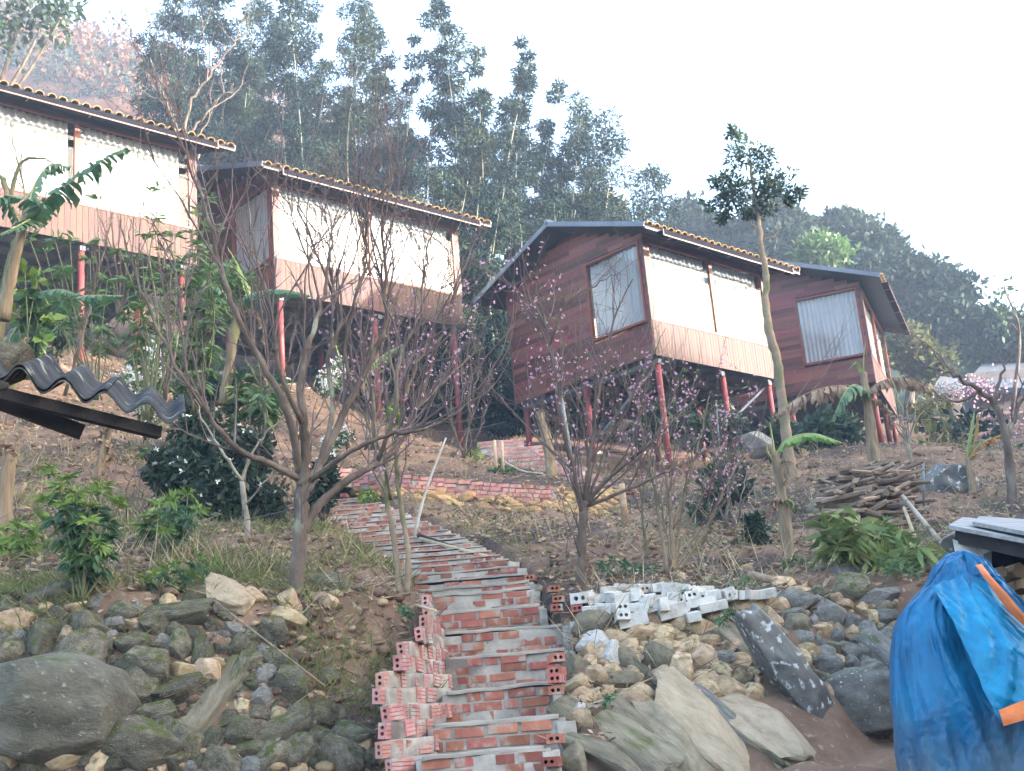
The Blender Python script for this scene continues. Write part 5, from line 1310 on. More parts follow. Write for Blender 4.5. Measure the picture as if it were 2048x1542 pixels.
crown_tree('broadleaf_tree', 'low dark tree at the right edge, farthest down the wooded slope', BL([(2000, 690, 70, 0), (1940, 680, 54, 1), (2060, 690, 60, -1), (1980, 655, 40, 0), (1930, 720, 50, 0)], 56), below(2000, 820, 56), 'leaf_forest', 5, .40, 48, 34)
crown_tree('broadleaf_tree', 'yellow-green tree in the forest above the roof of the farthest cabin', BL([(1640, 508, 34, 0), (1615, 515, 24, 0), (1665, 512, 24, 0), (1640, 490, 16, 0)], 52), below(1640, 600, 52), 'leaf_bright', 6, .34, 60, 30)
crown_tree('broadleaf_tree', 'olive-green bushy tree beside the right eave of the farthest cabin', BL([(1815, 705, 44, 0), (1785, 720, 34, 0), (1850, 725, 38, 0), (1810, 680, 24, 0), (1870, 750, 36, 0)], 46), below(1815, 800, 46), 'leaf_olive', 7, .28, 70, 30)
crown_tree('slender_tree', 'thin sparse treetop against the sky at the right edge', BL([(2008, 575, 12, 0), (2005, 610, 18, 0), (2015, 640, 16, 0), (2000, 660, 14, 0)], 40), below(2020, 800, 40), 'leaf_tree', 8, .26, 40, 7, .08)
crown_tree('broadleaf_tree', 'dark bushy tree at the foot of the bamboo, left of the highest roof ridge', BL([(1190, 420, 44, 0), (1160, 440, 36, 0), (1215, 430, 22, 0), (1120, 450, 34, 0)], 46), below(1170, 560, 46), 'leaf_olive', 9, .28, 60, 30)
crown_tree('leafy_tree', 'leafy branches hanging in from the top left corner against the sky', BL([(40, 40, 50, 0), (0, 70, 50, 0), (90, 30, 36, 0), (120, 40, 24, 0), (60, 0, 46, 0), (20, 100, 28, 0), (-60, 40, 70, 0), (135, 15, 12, 0), (105, 62, 12, 0)], 33), below(-80, 420, 33), 'leaf_tree', 10, .30, 24, 14, .14)
for i, (px, py, Y, w) in enumerate([(1890, 790, 38, 34), (1960, 780, 40, 36), (1860, 830, 34, 30), (1930, 860, 32, 40), (2000, 850, 34, 34), (1990, 930, 26, 40), (1880, 900, 27, 26)]):
    labs = ['mauve leafless thicket under the far grey roof', 'pinkish thicket at the right edge beside the far grey roof', 'greyish bush right of the farthest cabin stilts', 'green-grey thicket behind the young banana plant', 'pink-specked thicket at the right edge above the crooked tree fork', 'green bush behind the crooked bare tree', 'low bush behind the pale bare shrub']
    tt = crown_tree('thicket', labs[i], BL([(px, py, w, 0), (px-w*.7, py+8, w*.7, 0), (px+w*.7, py+10, w*.7, 0)], Y), below(px, py+60, Y), ['twig_grey', 'twig', 'leaf_olive', 'leaf_forest', 'twig', 'leaf_forest', 'leaf_olive'][i], 20+i, .25 if i in (0, 1, 4) else .3, 26, 18, .05, Wf=.14 if i in (0, 1, 4) else .4)
    if i in (1, 4):
        rgp = np.random.default_rng(i); c = np.array([P(px+rgp.normal()*w*.8, py+rgp.normal()*w*.5, Y-1) for _ in range(160)])
        qmesh('blossom', leaf_quads(c, rand_dirs(160, rgp), .09, .07, rgp), M['petal'], tt, True)

# rusty wooded hill far behind the upper left cabin
HV = hill('far_hill', [(-350, 150, 120), (-100, 170, 118), (20, 150, 116), (60, 130, 115), (95, 108, 114), (130, 125, 113), (160, 160, 112), (205, 160, 111), (245, 180, 110), (290, 190, 108), (360, 215, 105), (480, 260, 100), (700, 300, 100)], M['leaf_rust'], 46, 9, .7)
rgh = np.random.default_rng(4)
pts = HV[3:9].reshape(-1, 3); NW = 3600
idx = rgh.integers(0, len(pts), NW)
c = pts[idx]+rgh.normal(size=(NW, 3))*np.array([1.6, 3, .5])+np.array([0, -1, .6])
green = rgh.random(NW) < .36
qmesh('far_woods', clump_leaves(c[~green], 1.1, 22, .5, .3, rgh), M['leaf_rust'], None, True)['label'] = 'rust-brown woods on the far hill'
qmesh('far_woods', clump_leaves(c[green]-np.array([0, 0, .5]), 1.1, 22, .5, .3, rgh), M['leaf_forest'], None, True)['label'] = 'dark green woods on the far hill'
# ------------------------------------------------------------------ banana plants
def banana_leaf(mb, mid, width, tear, rg, droop=.4, side=None, cut=0.0):
    """mid: points of the midrib. torn strips hang off both sides; returns nothing, adds to mb"""
    S = spline(mid, 8); n = len(S)
    up = np.array([0, 0, 1.0])
    gaps = [False]*n
    for i in range(n-1):
        t = i/(n-1); d = S[i+1]-S[i]; d = d/np.linalg.norm(d)
        sd_ = np.cross(d, up); sd_ = sd_/max(1e-6, np.linalg.norm(sd_))
        wd = width*max(.08, math.sin(math.pi*min(1, .06+.94*t)**.8))**.7*.5
        for s in ([-1, 1] if side is None else [side]):
            if rg.random() < cut: continue
            ang = droop*rg.uniform(.7, 1.3) if tear else droop
            segs = 3; a = S[i]; b_ = S[i+1]*(1-.12*tear)+S[i]*.12*tear
            L = wd*(1 if not tear else rg.uniform(.6, 1.12)); pa, pb = a, b_
            n0 = len(mb.v); mb.v += [tuple(pa), tuple(pb)]
            for k in range(segs):
                th = ang*(k+.6)/segs*1.5
                v = (sd_*s*math.cos(th)-up*math.sin(th)+d*.25)*L/segs
                pa = pa+v+rg.normal(size=3)*.004*tear*3; pb = pb+v*(1-.08*tear*(k+1))+rg.normal(size=3)*.004*tear*3
                mb.v += [tuple(pa), tuple(pb)]
            for k in range(segs):
                o = n0+2*k; mb.f.append((o, o+1, o+3, o+2))
def banana(name, label, stem, r, leaves, seed, stemmat='banana_stem', cat='banana plant'):
    rg = np.random.default_rng(seed)
    S = spline([np.array(p) for p in stem], 5)
    t = thing(name, label, cat, S[0])
    R = np.linspace(r, r*.55, len(S))*(1+.1*rg.normal(size=len(S)))
    MB().tube(S, list(R), 9).build('stem', M[stemmat], t, True)
    for (mid, w, mk, tear, droop) in leaves:
        b = MB(); banana_leaf(b, [np.array(p) for p in mid], w, tear, rg, droop, cut=.06*tear)
        lf = b.build('leaf', M[mk], t, True)
        sp_ = spline([np.array(p) for p in mid], 8)
        MB().tube(sp_+np.array([0, 0, .004]), list(np.linspace(.016, .003, len(sp_))), 4).build('midrib', M['midrib' if mk not in ('leaf_dead',) else 'dead_stem'], lf, True)
    return t
def Pz(*q): return [P(*a) for a in q]
banana('banana_plant', 'banana plant at the left edge with a torn leaf reaching up across the cabin window', Pz((5, 640, 11.5), (25, 540, 11.5), (50, 440, 11.5)), .07, [
    (Pz((50, 440, 11.5), (110, 385, 11.4), (180, 335, 11.3), (255, 295, 11.2)), .50, 'leaf_banana', 1, .95),
    (Pz((50, 440, 11.5), (70, 370, 11.6), (100, 330, 11.7), (140, 335, 11.8)), .40, 'leaf_banana', .3, .9),
    (Pz((40, 450, 11.5), (10, 400, 11.4), (-30, 400, 11.2), (-60, 430, 11.0)), .42, 'leaf_banana', .4, .8),
    (Pz((50, 450, 11.5), (80, 420, 11.2), (60, 400, 11.0), (10, 390, 10.8)), .36, 'leaf_banana', .2, .6),
    (Pz((50, 450, 11.5), (60, 440, 11.2), (40, 450, 11.0), (0, 470, 10.8)), .36, 'leaf_banana', .3, .6)], 1)
banana('banana_plant', 'banana plant left of the corrugated roof with two broad drooping blue-green leaves', Pz((20, 800, 12.5), (30, 700, 12.5), (45, 625, 12.5)), .06, [
    (Pz((45, 625, 12.5), (70, 590, 12.3), (120, 580, 12.1), (155, 590, 12.0)), .40, 'leaf_banana', .1, .9),
    (Pz((60, 640, 12.4), (110, 610, 12.2), (170, 593, 12.0), (245, 592, 11.9)), .36, 'leaf_banana', .3, .9),
    (Pz((45, 640, 12.5), (20, 680, 12.3), (20, 730, 12.2), (40, 770, 12.2)), .30, 'leaf_banana', .3, .4)], 2)
banana('banana_plant', 'banana plant under the left corner of the second cabin, flat leaf to the right', Pz((446, 810, 16), (458, 740, 16), (470, 650, 16), (478, 615, 16)), .085, [
    (Pz((478, 620, 16), (500, 590, 15.9), (560, 580, 15.8), (618, 590, 15.7)), .44, 'leaf_banana', .2, .8),
    (Pz((475, 630, 16), (450, 590, 16), (425, 570, 16), (400, 590, 16)), .4, 'leaf_banana', .6, .9),
    (Pz((478, 640, 16), (500, 600, 16.1), (480, 540, 16.2), (455, 495, 16.2)), .16, 'leaf_lime', .2, .3),
    (Pz((470, 640, 16), (430, 610, 15.8), (410, 640, 15.8), (400, 680, 15.8)), .34, 'leaf_willow', 1, 1.0),
    (Pz((472, 650, 16), (500, 620, 15.9), (520, 640, 15.9), (530, 690, 15.9)), .2, 'leaf_dead', 1, 1.2)], 3)
banana('banana_plant', 'young banana leaf rising behind the big bare tree under the second cabin', Pz((735, 800, 22), (722, 760, 22)), .06, [
    (Pz((722, 770, 22), (690, 740, 22), (672, 690, 22), (662, 650, 22)), .25, 'leaf_lightbanana', 0, .3),
    (Pz((722, 770, 22), (745, 730, 22), (775, 705, 22), (805, 690, 22)), .42, 'leaf_lightbanana', .2, .7)], 4)
banana('banana_plant', 'wilting banana plant with brown hanging leaves in front of the farthest cabin', Pz((1752, 958, 20), (1745, 890, 20), (1738, 830, 20), (1730, 770, 20), (1727, 745, 20)), .105, [
    (Pz((1732, 780, 20), (1690, 772, 19.9), (1640, 778, 19.8), (1590, 800, 19.7), (1545, 835, 19.7)), .72, 'leaf_dead', 1, 1.45),
    (Pz((1735, 790, 20), (1712, 770, 19.7), (1690, 785, 19.5), (1665, 840, 19.4)), .62, 'leaf_banana', .5, 1.2),
    (Pz((1735, 785, 20), (1760, 765, 19.9), (1800, 755, 19.8), (1845, 770, 19.8), (1862, 790, 19.8)), .60, 'leaf_dead', 1, 1.4),
    (Pz((1727, 760, 20), (1720, 735, 20), (1712, 725, 20), (1698, 738, 20)), .22, 'leaf_lightbanana', .2, .4),
    (Pz((1728, 765, 20), (1727, 730, 20), (1729, 700, 20), (1732, 682, 20)), .07, 'leaf_lightbanana', 0, .1),
    (Pz((1737, 800, 20), (1755, 800, 20.2), (1775, 820, 20.2), (1785, 860, 20.2)), .4, 'leaf_dead', 1, 1.3)], 5)
banana('banana_plant', 'slim banana plant with one bright green leaf to the right, on the bare slope', Pz((1580, 1138, 13), (1572, 1060, 13), (1565, 1000, 13), (1556, 940, 13), (1550, 905, 13)), .072, [
    (Pz((1552, 910, 13), (1575, 880, 12.95), (1625, 868, 12.9), (1682, 885, 12.9)), .26, 'leaf_lightbanana', .15, 1.1),
    (Pz((1550, 915, 13), (1545, 880, 13), (1541, 855, 13), (1540, 845, 13)), .03, 'leaf_lightbanana', 0, .2),
    (Pz((1548, 925, 13), (1536, 905, 13), (1534, 890, 13)), .04, 'leaf_lime', 0, .2),
    (Pz((1560, 930, 13), (1572, 920, 12.9), (1574, 950, 12.9), (1566, 970, 12.9)), .12, 'leaf_dead', .5, 1.0),
    (Pz((1566, 1000, 13), (1550, 1000, 12.9), (1545, 1025, 12.9)), .14, 'leaf_dead', 1, 1.2),
    (Pz((1566, 1000, 13), (1585, 1005, 12.9), (1590, 1030, 12.9)), .12, 'leaf_olive', 1, 1.2)], 6)
banana('banana_plant', 'young banana plant at the right with one upright half green, half orange leaf', Pz((1953, 1040, 18), (1944, 970, 18), (1935, 915, 18)), .07, [
    (Pz((1935, 915, 18), (1938, 885, 18), (1944, 850, 18), (1948, 822, 18)), .22, 'leaf_lightbanana', .1, .3),
    (Pz((1936, 915, 18), (1948, 885, 17.95), (1953, 855, 17.95), (1954, 830, 17.95)), .20, 'leaf_orange', .1, .3),
    (Pz((1938, 925, 18), (1960, 890, 17.9), (1990, 875, 17.9), (2015, 865, 17.9)), .20, 'leaf_orange', 1, 1.3)], 7)
for lab, pts, r in [('dead banana stump standing beside the short brick steps', [(1104, 960, 23), (1098, 900, 23), (1086, 850, 23), (1080, 825, 23)], .10),
                    ('dry banana stem at the far left edge below the corrugated roof', [(12, 1085, 12), (10, 1000, 12), (18, 930, 12), (22, 890, 12)], .075),
                    ('broken dry banana stem leaning in the garden left of the dark shrub', [(190, 960, 14), (205, 915, 14), (212, 880, 14)], .05),
                    ('pale dry banana stem under the corrugated roof end', [(200, 950, 15), (212, 900, 15), (218, 840, 15)], .05),
                    ('dry banana stem behind the corner of the second cabin', [(700, 945, 22.5), (697, 900, 22.5), (692, 860, 22.5)], .07)]:
    t = thing('banana_stump', lab, 'stump', P(*pts[0]))
    b = MB(); S = spline(Pz(*pts), 5); b.tube(S, list(np.linspace(r*1.15, r*.8, len(S))), 9); b.build('stem', M['dead_stem'], t, True)
    b = MB(); rg_ = np.random.default_rng(len(lab))
    for k in range(5): banana_leaf(b, [S[-1-k], S[-1-k]+rg_.normal(size=3)*.08+np.array([0, 0, .02]), S[-1-k]+rg_.normal(size=3)*.12-np.array([0, 0, .1])], .07, 1, rg_, 1.0)
    b.build('dry_sheath', M['leaf_dead'], t, True)

# ------------------------------------------------------------------ shrubs
def whorl_shrub(name, label, base, stems, mkey, seed, leafL, n_leaf, whorls=3, stemr=.009, W=.24, young='leaf_lime', cat='shrub'):
    rg = np.random.default_rng(seed); t = thing(name, label, cat, base); b = MB(); Q = []; Y_ = []
    for st in stems:
        S = spline(np.array([np.array(p) for p in st]), 5); b.tube(S, list(np.linspace(stemr, stemr*.5, len(S))), 5)
        for k in range(whorls):
            i = len(S)-1-int(k*len(S)*.2); c = S[max(1, i)]
            ax = S[max(1, i)]-S[max(0, i-1)]; ax = ax/np.linalg.norm(ax)
            m_ = n_leaf
            d = rand_dirs(m_, rg); d = d-ax*(d@ax)[:, None]; d = nrm(d)*rg.uniform(.6, 1, m_)[:, None]+ax*(.35 if k == 0 else .05)-np.array([0, 0, .12*k])
            base_ = c+rg.normal(size=(m_, 3))*leafL*.12
            q = leaf_quads(base_, d, leafL*rg.uniform(.6, 1.15, m_), leafL*W, rg)
            q[:, 2, 2] -= leafL*.18
            (Y_ if k == 0 else Q).append(q)
    b.build('stems', M['green_stem'], t, True)
    if Q: qmesh('leaves', np.concatenate(Q), M[mkey], t)
    if Y_: qmesh('young_leaves', np.concatenate(Y_), M[young], t)
    return t
def stems_px(base, tops, Y, bend=10, seed=0):
    rg = np.random.default_rng(seed); out = []
    for (x, y) in tops:
        out.append(Pz((base[0]+rg.normal()*6, base[1], Y), ((base[0]+x)/2+rg.normal()*bend, (base[1]+y)/2, Y+rg.normal()*.12), (x, y, Y+rg.normal()*.2)))
    return out
whorl_shrub('green_shrub', 'leggy green shrub with whorled leaves on top of the mossy wall at the left', P(165, 1205, 9.3),
            stems_px((165, 1208), [(118, 975), (100, 945), (140, 955), (205, 975), (185, 985), (228, 1000), (170, 1010), (150, 990), (215, 1040), (240, 1010), (175, 1045), (90, 1000), (130, 1010), (200, 1090)], 9.3, 12, 1), 'leaf_shrub', 1, .115, 26, 4, .010)
whorl_shrub('green_shrub', 'pair of green whorled shrubs left of the big dark shrub foot', P(335, 1130, 11),
            stems_px((338, 1120), [(345, 1000), (375, 990), (320, 1010), (300, 1030), (395, 1020), (360, 1040), (330, 1060), (285, 1050)], 11, 12, 2), 'leaf_shrub', 2, .12, 24, 3, .008)
whorl_shrub('green_shrub', 'low bright green seedling on the wall top beside the tan flat stone', P(320, 1195, 9.6),
            stems_px((322, 1200), [(310, 1150), (330, 1140), (350, 1130), (400, 1115), (430, 1120), (290, 1160), (345, 1165), (380, 1150), (365, 1170)], 9.6, 8, 3), 'leaf_shrub', 3, .085, 20, 2, .006)
whorl_shrub('weed_clump', 'lush pale green weeds at the left edge above the mossy wall', P(25, 1150, 11),
            stems_px((30, 1150), [(10, 1060), (40, 1050), (70, 1060), (95, 1090), (20, 1100), (60, 1110), (0, 1090), (110, 1120), (45, 1085), (80, 1035), (5, 1120)], 11, 14, 4), 'leaf_lime', 4, .12, 24, 3, .006, .3)
whorl_shrub('leafy_sapling', 'tall willow-leaved sapling between the upper left and the second cabin', P(395, 830, 14.5),
            stems_px((390, 830), [(400, 430), (385, 470), (410, 500), (420, 540), (400, 560), (370, 580), (430, 600), (395, 620), (360, 640), (380, 690), (410, 680), (345, 690), (430, 460), (415, 400), (365, 520)], 14.5, 14, 5), 'leaf_willow', 5, .20, 14, 4, .012, .2, 'leaf_willow', 'sapling')
whorl_shrub('leafy_sapling', 'willow-leaved sapling under the right half of the upper left cabin', P(290, 840, 14),
            stems_px((295, 840), [(290, 470), (310, 380), (270, 520), (330, 500), (350, 470), (255, 560), (300, 560), (330, 590), (280, 610), (345, 540), (240, 500), (225, 580), (310, 440)], 14, 14, 6), 'leaf_willow', 6, .18, 12, 3, .012, .2, 'leaf_willow', 'sapling')
whorl_shrub('leafy_sapling', 'leafy sapling in front of the upper left cabin, between its two stilts', P(190, 800, 14.2),
            stems_px((195, 800), [(195, 400), (140, 480), (90, 500), (120, 540), (60, 480), (180, 520), (215, 560), (70, 560), (150, 600), (200, 620), (110, 480), (240, 640)], 14.2, 16, 7), 'leaf_willow', 7, .17, 11, 3, .010, .28, 'leaf_willow', 'sapling')
whorl_shrub('leafy_sapling', 'bushy green shoots beside the banana under the second cabin', P(500, 830, 16),
            stems_px((500, 850), [(480, 760), (510, 740), (530, 760), (550, 800), (490, 800), (540, 830), (470, 820), (520, 790), (560, 770)], 16, 12, 8), 'leaf_willow', 8, .22, 18, 3, .008, .26, 'leaf_shrub', 'sapling')
whorl_shrub('big_leaf_plant', 'plant with large heart-shaped leaves at the left edge, some turning yellow', P(60, 740, 12),
            stems_px((55, 760), [(50, 545), (30, 560), (75, 560), (55, 590), (35, 620), (80, 610), (95, 640), (85, 680), (60, 700), (75, 720)], 12, 10, 9), 'leaf_shrub', 9, .15, 10, 2, .007, .62, 'leaf_lime', 'plant')
whorl_shrub('ginger_plant', 'ginger-like clump with long yellowing leaves swept right, below the firewood pile', P(1690, 1155, 12),
            stems_px((1690, 1150), [(1655, 1058), (1680, 1055), (1700, 1050), (1720, 1055), (1745, 1065), (1770, 1075), (1800, 1085), (1830, 1100), (1860, 1115), (1745, 1090), (1790, 1110), (1820, 1130), (1850, 1140), (1770, 1120), (1880, 1130), (1760, 1060), (1700, 1080)], 12, 8, 10), 'leaf_ginger', 10, .27, 15, 3, .010, .20, 'leaf_ginger', 'plant')
for lab, px, py, Y, tops, mk, L in [('low dark green herbs at the foot of the pink peach tree', 1235, 1150, 11.9, [(1200, 1125), (1225, 1118), (1250, 1125), (1270, 1135), (1290, 1140), (1215, 1140)], 'leaf_shrub', .07),
                                 ('small grey-green herb at the foot of the slim banana plant', 1590, 1140, 12.6, [(1570, 1125), (1590, 1115), (1610, 1125), (1625, 1140)], 'leaf_shrub', .07),
                                 ('small green herbs under the ginger plant beside the blue tarpaulin', 1790, 1150, 11.4, [(1760, 1120), (1790, 1125), (1815, 1130), (1830, 1145), (1775, 1140), (1850, 1120)], 'leaf_willow', .07),
                                 ('green sprig growing out of the tan wall below the white bricks', 1460, 1260, 10.2, [(1450, 1225), (1465, 1218), (1480, 1228), (1470, 1240), (1440, 1240)], 'leaf_shrub', .06),
                                 ('green sprig between the white bricks', 1383, 1215, 10.6, [(1372, 1190), (1385, 1185), (1392, 1198), (1378, 1205)], 'leaf_dark', .07),
                                 ('green tuft among the slabs right of the steps', 1190, 1445, 8.9, [(1180, 1420), (1195, 1415), (1200, 1440), (1185, 1440), (1215, 1395), (1225, 1390)], 'leaf_shrub', .045),
                                 ('small weed on the earth slope left of the steps', 808, 1232, 10.1, [(800, 1215), (812, 1218), (818, 1228)], 'leaf_shrub', .05),
                                 ('green weed at the top of the terrace beside the yellow rubble wall', 735, 1010, 19.5, [(725, 990), (740, 985), (750, 995), (732, 1000)], 'leaf_lime', .12),
                                 ('small bush on the slope under the second cabin above the path', 820, 930, 24, [(805, 920), (820, 915), (835, 922)], 'leaf_shrub', .14),
                                 ('yellow-green plant below the right stilt of the second cabin', 950, 945, 24, [(940, 915), (950, 905), (958, 920)], 'leaf_lime', .2),
                                 ('lime green leaves beside the twin-stemmed peach tree', 785, 860, 14, [(775, 820), (790, 815), (800, 830)], 'leaf_lime', .1),
                                 ('tuft of long leaves at the foot of the two paired stakes', 1005, 955, 22.5, [(990, 940), (1005, 932), (1020, 942)], 'leaf_shrub', .16),
                                 ('fern-like weed on the slope left of the bare brown bed', 300, 930, 14.5, [(290, 905), (305, 895), (320, 905)], 'leaf_willow', .1)]:
    whorl_shrub('herb', lab, P(px, py, Y), stems_px((px, py), tops, Y, 3, px), mk, px, L, 14, 2, .004, .3, 'leaf_lime' if mk == 'leaf_lime' else 'leaf_shrub', 'plant')

def bush(name, label, blobs, base, mkey, seed, L, per, n, W=.4, flowers=0, fcol='petal_white', cat='shrub'):
    rg = np.random.default_rng(seed); t = thing(name, label, cat, base)
    cs = []; rs = []
    for c, r in blobs:
        d = rand_dirs(n, rg); cs.append(np.array(c)+d*(r*rg.uniform(.35, 1, n)**.5)[:, None]); rs.append(np.full(n, r*.28))
    cs = np.concatenate(cs); rs = np.concatenate(rs)
    qmesh('leaves', clump_leaves(cs, rs, per, L, L*W, rg, .8, -.15), M[mkey], t)
    b = MB()
    for c, r in blobs: b.tube(spline([np.array(base), (np.array(base)+np.array(c))/2+rg.normal(size=3)*.05, np.array(c)], 4), [.02, .018, .016, .014, .012, .010, .008, .007, .006], 5)
    b.build('stems', M['bark'], t, True)
    if flowers:
        c = cs[rg.integers(0, len(cs), flowers)]+rg.normal(size=(flowers, 3))*.05+np.array([0, -.1, .05])
        qs = [leaf_quads(c, rand_dirs(flowers, rg), .045, .03, rg) for _ in range(4)]
        qmesh('blossom', np.concatenate(qs), M[fcol], t, True)
    return t
bush('dark_shrub', 'dense dark glossy shrub with small white flowers behind the forked sapling', BL([(420, 930, 75, 0), (380, 980, 70, -.2), (460, 970, 70, 0), (400, 870, 50, .2), (340, 940, 40, -.2), (440, 1030, 60, -.2), (500, 900, 40, .1), (520, 1000, 45, 0), (350, 1010, 40, 0)], 14.5), P(430, 1085, 14.3), 'leaf_dark', 31, .13, 16, 70, .38, 70)
bush('dark_shrub', 'small dark shrub left of the trunk fork of the big bare tree', BL([(648, 960, 26, 0), (640, 1000, 30, 0), (620, 990, 24, 0), (650, 930, 16, 0)], 13), P(645, 1040, 13), 'leaf_dark', 32, .09, 14, 26, .35)
bush('dark_shrub', 'tall thin dark bush on the slope, right of the thin many-stemmed peach tree', BL([(1430, 960, 36, 0), (1460, 930, 32, 0), (1410, 1010, 34, 0), (1440, 1060, 40, 0), (1420, 1090, 26, 0), (1475, 980, 26, 0)], 16.5), P(1440, 1105, 16.3), 'leaf_tree', 33, .12, 9, 30, .4)
bush('dark_shrub', 'little dark shrub left of the slim banana plant', BL([(1515, 1070, 24, 0), (1505, 1045, 16, 0), (1525, 1095, 18, 0)], 14), P(1516, 1120, 14), 'leaf_dark', 34, .09, 12, 26, .35)
bush('dark_shrub', 'blue-green bush under the floor of the cabin right of centre', BL([(1330, 840, 36, 0), (1380, 860, 40, 0), (1290, 860, 30, 0), (1430, 850, 34, 0), (1470, 860, 30, 0)], 27), P(1370, 900, 27), 'leaf_tree', 35, .2, 12, 26, .45)
bush('white_blossom_shrub', 'shrub with sprays of white flowers beyond the end of the corrugated roof', BL([(290, 790, 34, 0), (260, 770, 26, 0), (320, 760, 24, 0), (300, 830, 26, 0), (320, 720, 14, 0)], 15.5), P(290, 880, 15.5), 'leaf_willow', 36, .11, 7, 22, .35, 260)
bush('white_blossom_shrub', 'small white flowering shrub behind the big bare tree', BL([(662, 760, 20, 0), (680, 740, 16, 0), (650, 780, 14, 0)], 21), P(665, 830, 21), 'leaf_willow', 37, .12, 5, 14, .35, 160)
bush('white_blossom_shrub', 'white flowering sprays above the path left of the twin-stemmed tree', BL([(665, 890, 22, 0), (655, 920, 20, 0), (690, 870, 16, 0)], 18), P(665, 960, 18), 'leaf_shrub', 38, .09, 8, 22, .35, 110)
for i, (px, py, Y, w, mk, lab) in enumerate([
        (450, 560, 17, 36, 'leaf_willow', 'leafy bush against the dark gable of the second cabin'), (420, 760, 17.5, 50, 'leaf_tree', 'mixed green bush under the left stilts of the second cabin'),
        (1660, 850, 26, 40, 'leaf_tree', 'dark bush in the shade under the farthest cabin'), (1000, 800, 31, 50, 'leaf_bamboo', 'grey-green thicket left of the cabin right of centre'), (960, 700, 33, 50, 'leaf_bamboo', 'thicket at the foot of the bamboo between two cabins'),
        (1560, 870, 27, 30, 'leaf_tree', 'bush behind the trunk of the tall slender tree'), (100, 640, 19, 46, 'leaf_tree', 'dark bush in the shade under the upper left cabin'), (330, 700, 19.5, 46, 'leaf_willow', 'green bush between the stilts of the upper left cabin'),
        (820, 720, 32, 46, 'leaf_bamboo', 'bamboo scrub seen under the floor of the second cabin'), (1400, 800, 31, 40, 'leaf_dark', 'dark undergrowth seen through the stilts of the cabin right of centre')]):
    bush('undergrowth_bush', lab, BL([(px, py, w, 0), (px-w*.8, py+w*.3, w*.8, 0), (px+w*.8, py+w*.3, w*.8, 0), (px, py+w*.8, w*.8, 0)], Y), P(px, py+w*1.8, Y), mk, 50+i, .16 if Y < 22 else .24, 12, 24, .32)

# ------------------------------------------------------------------ firewood pile, poles, sheds, tarpaulin
def firewood():
    c = hit(1745, 1050); t = thing('firewood_pile', 'heap of brown cut branches stacked on the slope right of the slim banana plant', 'firewood', c)
    rg = random.Random(9); var = []
    for k in range(6):
        b = MB(); pts = [(-.5, 0, 0), (-.15, rg.uniform(-.02, .02), rg.uniform(-.02, .02)), (.2, rg.uniform(-.03, .03), rg.uniform(-.03, .03)), (.5, 0, rg.uniform(-.03, .03))]
        b.tube(pts, [.03, .028, .026, .022], 6); me = bpy.data.meshes.new('stick'); me.from_pydata(b.v, [], b.f); me.update(); me.materials.append(M['stick']); var.append(me)
    for k in range(230):
        f = rg.random(); row = rg.random()
        px = 1742+rg.uniform(-74, 74)*(1-.30*row); py = 1062-row*118-8*math.cos((px-1742)/60)
        if px > 1790 and rg.random() < .5: py += 14
        p = P(px, py, 15.6+row*.7+rg.uniform(-.35, .5))
        L = rg.uniform(.35, 1.0); th = rg.uniform(.6, 1.5)
        yaw = rg.gauss(0, .55) if rg.random() < .75 else rg.uniform(0, 3.1)
        place('stick', var[k % 6], t, p, (rg.uniform(0, 6), rg.gauss(-.08, .14), yaw), (L, th, th))
    big_rock('boulder', 'rock ledge that carries the firewood pile', 1745, 1075, 105, 26, 0, 'stone_grey', 6, Y=16.3, depth=3)
firewood()
def pole(name, label, p, q, r, mk, cat='pole', r1=None, sides=8, mid=None):
    t = thing(name, label, cat, p); pts = [p, q] if mid is None else spline([p, mid, q], 5)
    MB().tube(pts, list(np.linspace(r, r1 or r*.85, len(pts))), sides).build('shaft', M[mk], t, True); return t
pole('leaning_pole', 'pale slender pole leaning right beside the upper steps', P(828, 1072, 15.8), P(892, 876, 16.2), .024, 'pole_pale', r1=.012, mid=P(853, 978, 16.0))
pole('metal_pole', 'grey metal pole standing by the brick steps below the cabin right of centre', P(1146, 945, 23.5), P(1110, 715, 24), .045, 'steel')
pole('metal_pole', 'thin grey-blue pipe standing right of the firewood pile', P(1848, 1030, 17), P(1846, 922, 17), .022, 'steel')
pole('thin_pole', 'thin grey wire-like pole beside the second stilt of the cabin right of centre', P(1442, 935, 20), P(1432, 800, 20), .012, 'steel')
pole('wooden_stake', 'short orange-brown stake on the bare slope left of the thin peach tree', P(1251, 1052, 16.5), P(1243, 968, 16.5), .05, 'log', 'stake')
pole('wooden_stake', 'left one of the two paired pale stakes beside the short brick steps', P(993, 945, 22.6), P(989, 880, 22.6), .03, 'bamboo_dry', 'stake')
pole('wooden_stake', 'right one of the two paired pale stakes beside the short brick steps', P(1006, 942, 22.6), P(1004, 882, 22.6), .03, 'bamboo_dry', 'stake')
pole('wooden_stake', 'tiny brown stake in the dug bed above the brick steps', P(960, 1090, 15.6), P(958, 1064, 15.6), .025, 'log', 'stake')
pole('wooden_stake', 'dry broken stake leaning in the soil at the far left under the roof beam', P(30, 1010, 13), P(52, 965, 13), .02, 'dead_stem', 'stake')
pole('bamboo_pole', 'long split bamboo lying down the slope above the brick steps', P(840, 1078, 15.3), P(1035, 1130, 13.3), .028, 'bamboo_dry', sides=7)
pole('burnt_log', 'charred dark log end at the head of the fallen bamboo', P(838, 1071, 15.4), P(905, 1093, 14.6), .030, 'black_wood', 'log', r1=.02)
pole('fallen_branch', 'leaning dead branch in front of the firewood pile', P(1890, 1095, 12.6), P(1805, 992, 14.5), .028, 'bark_pale', 'branch')
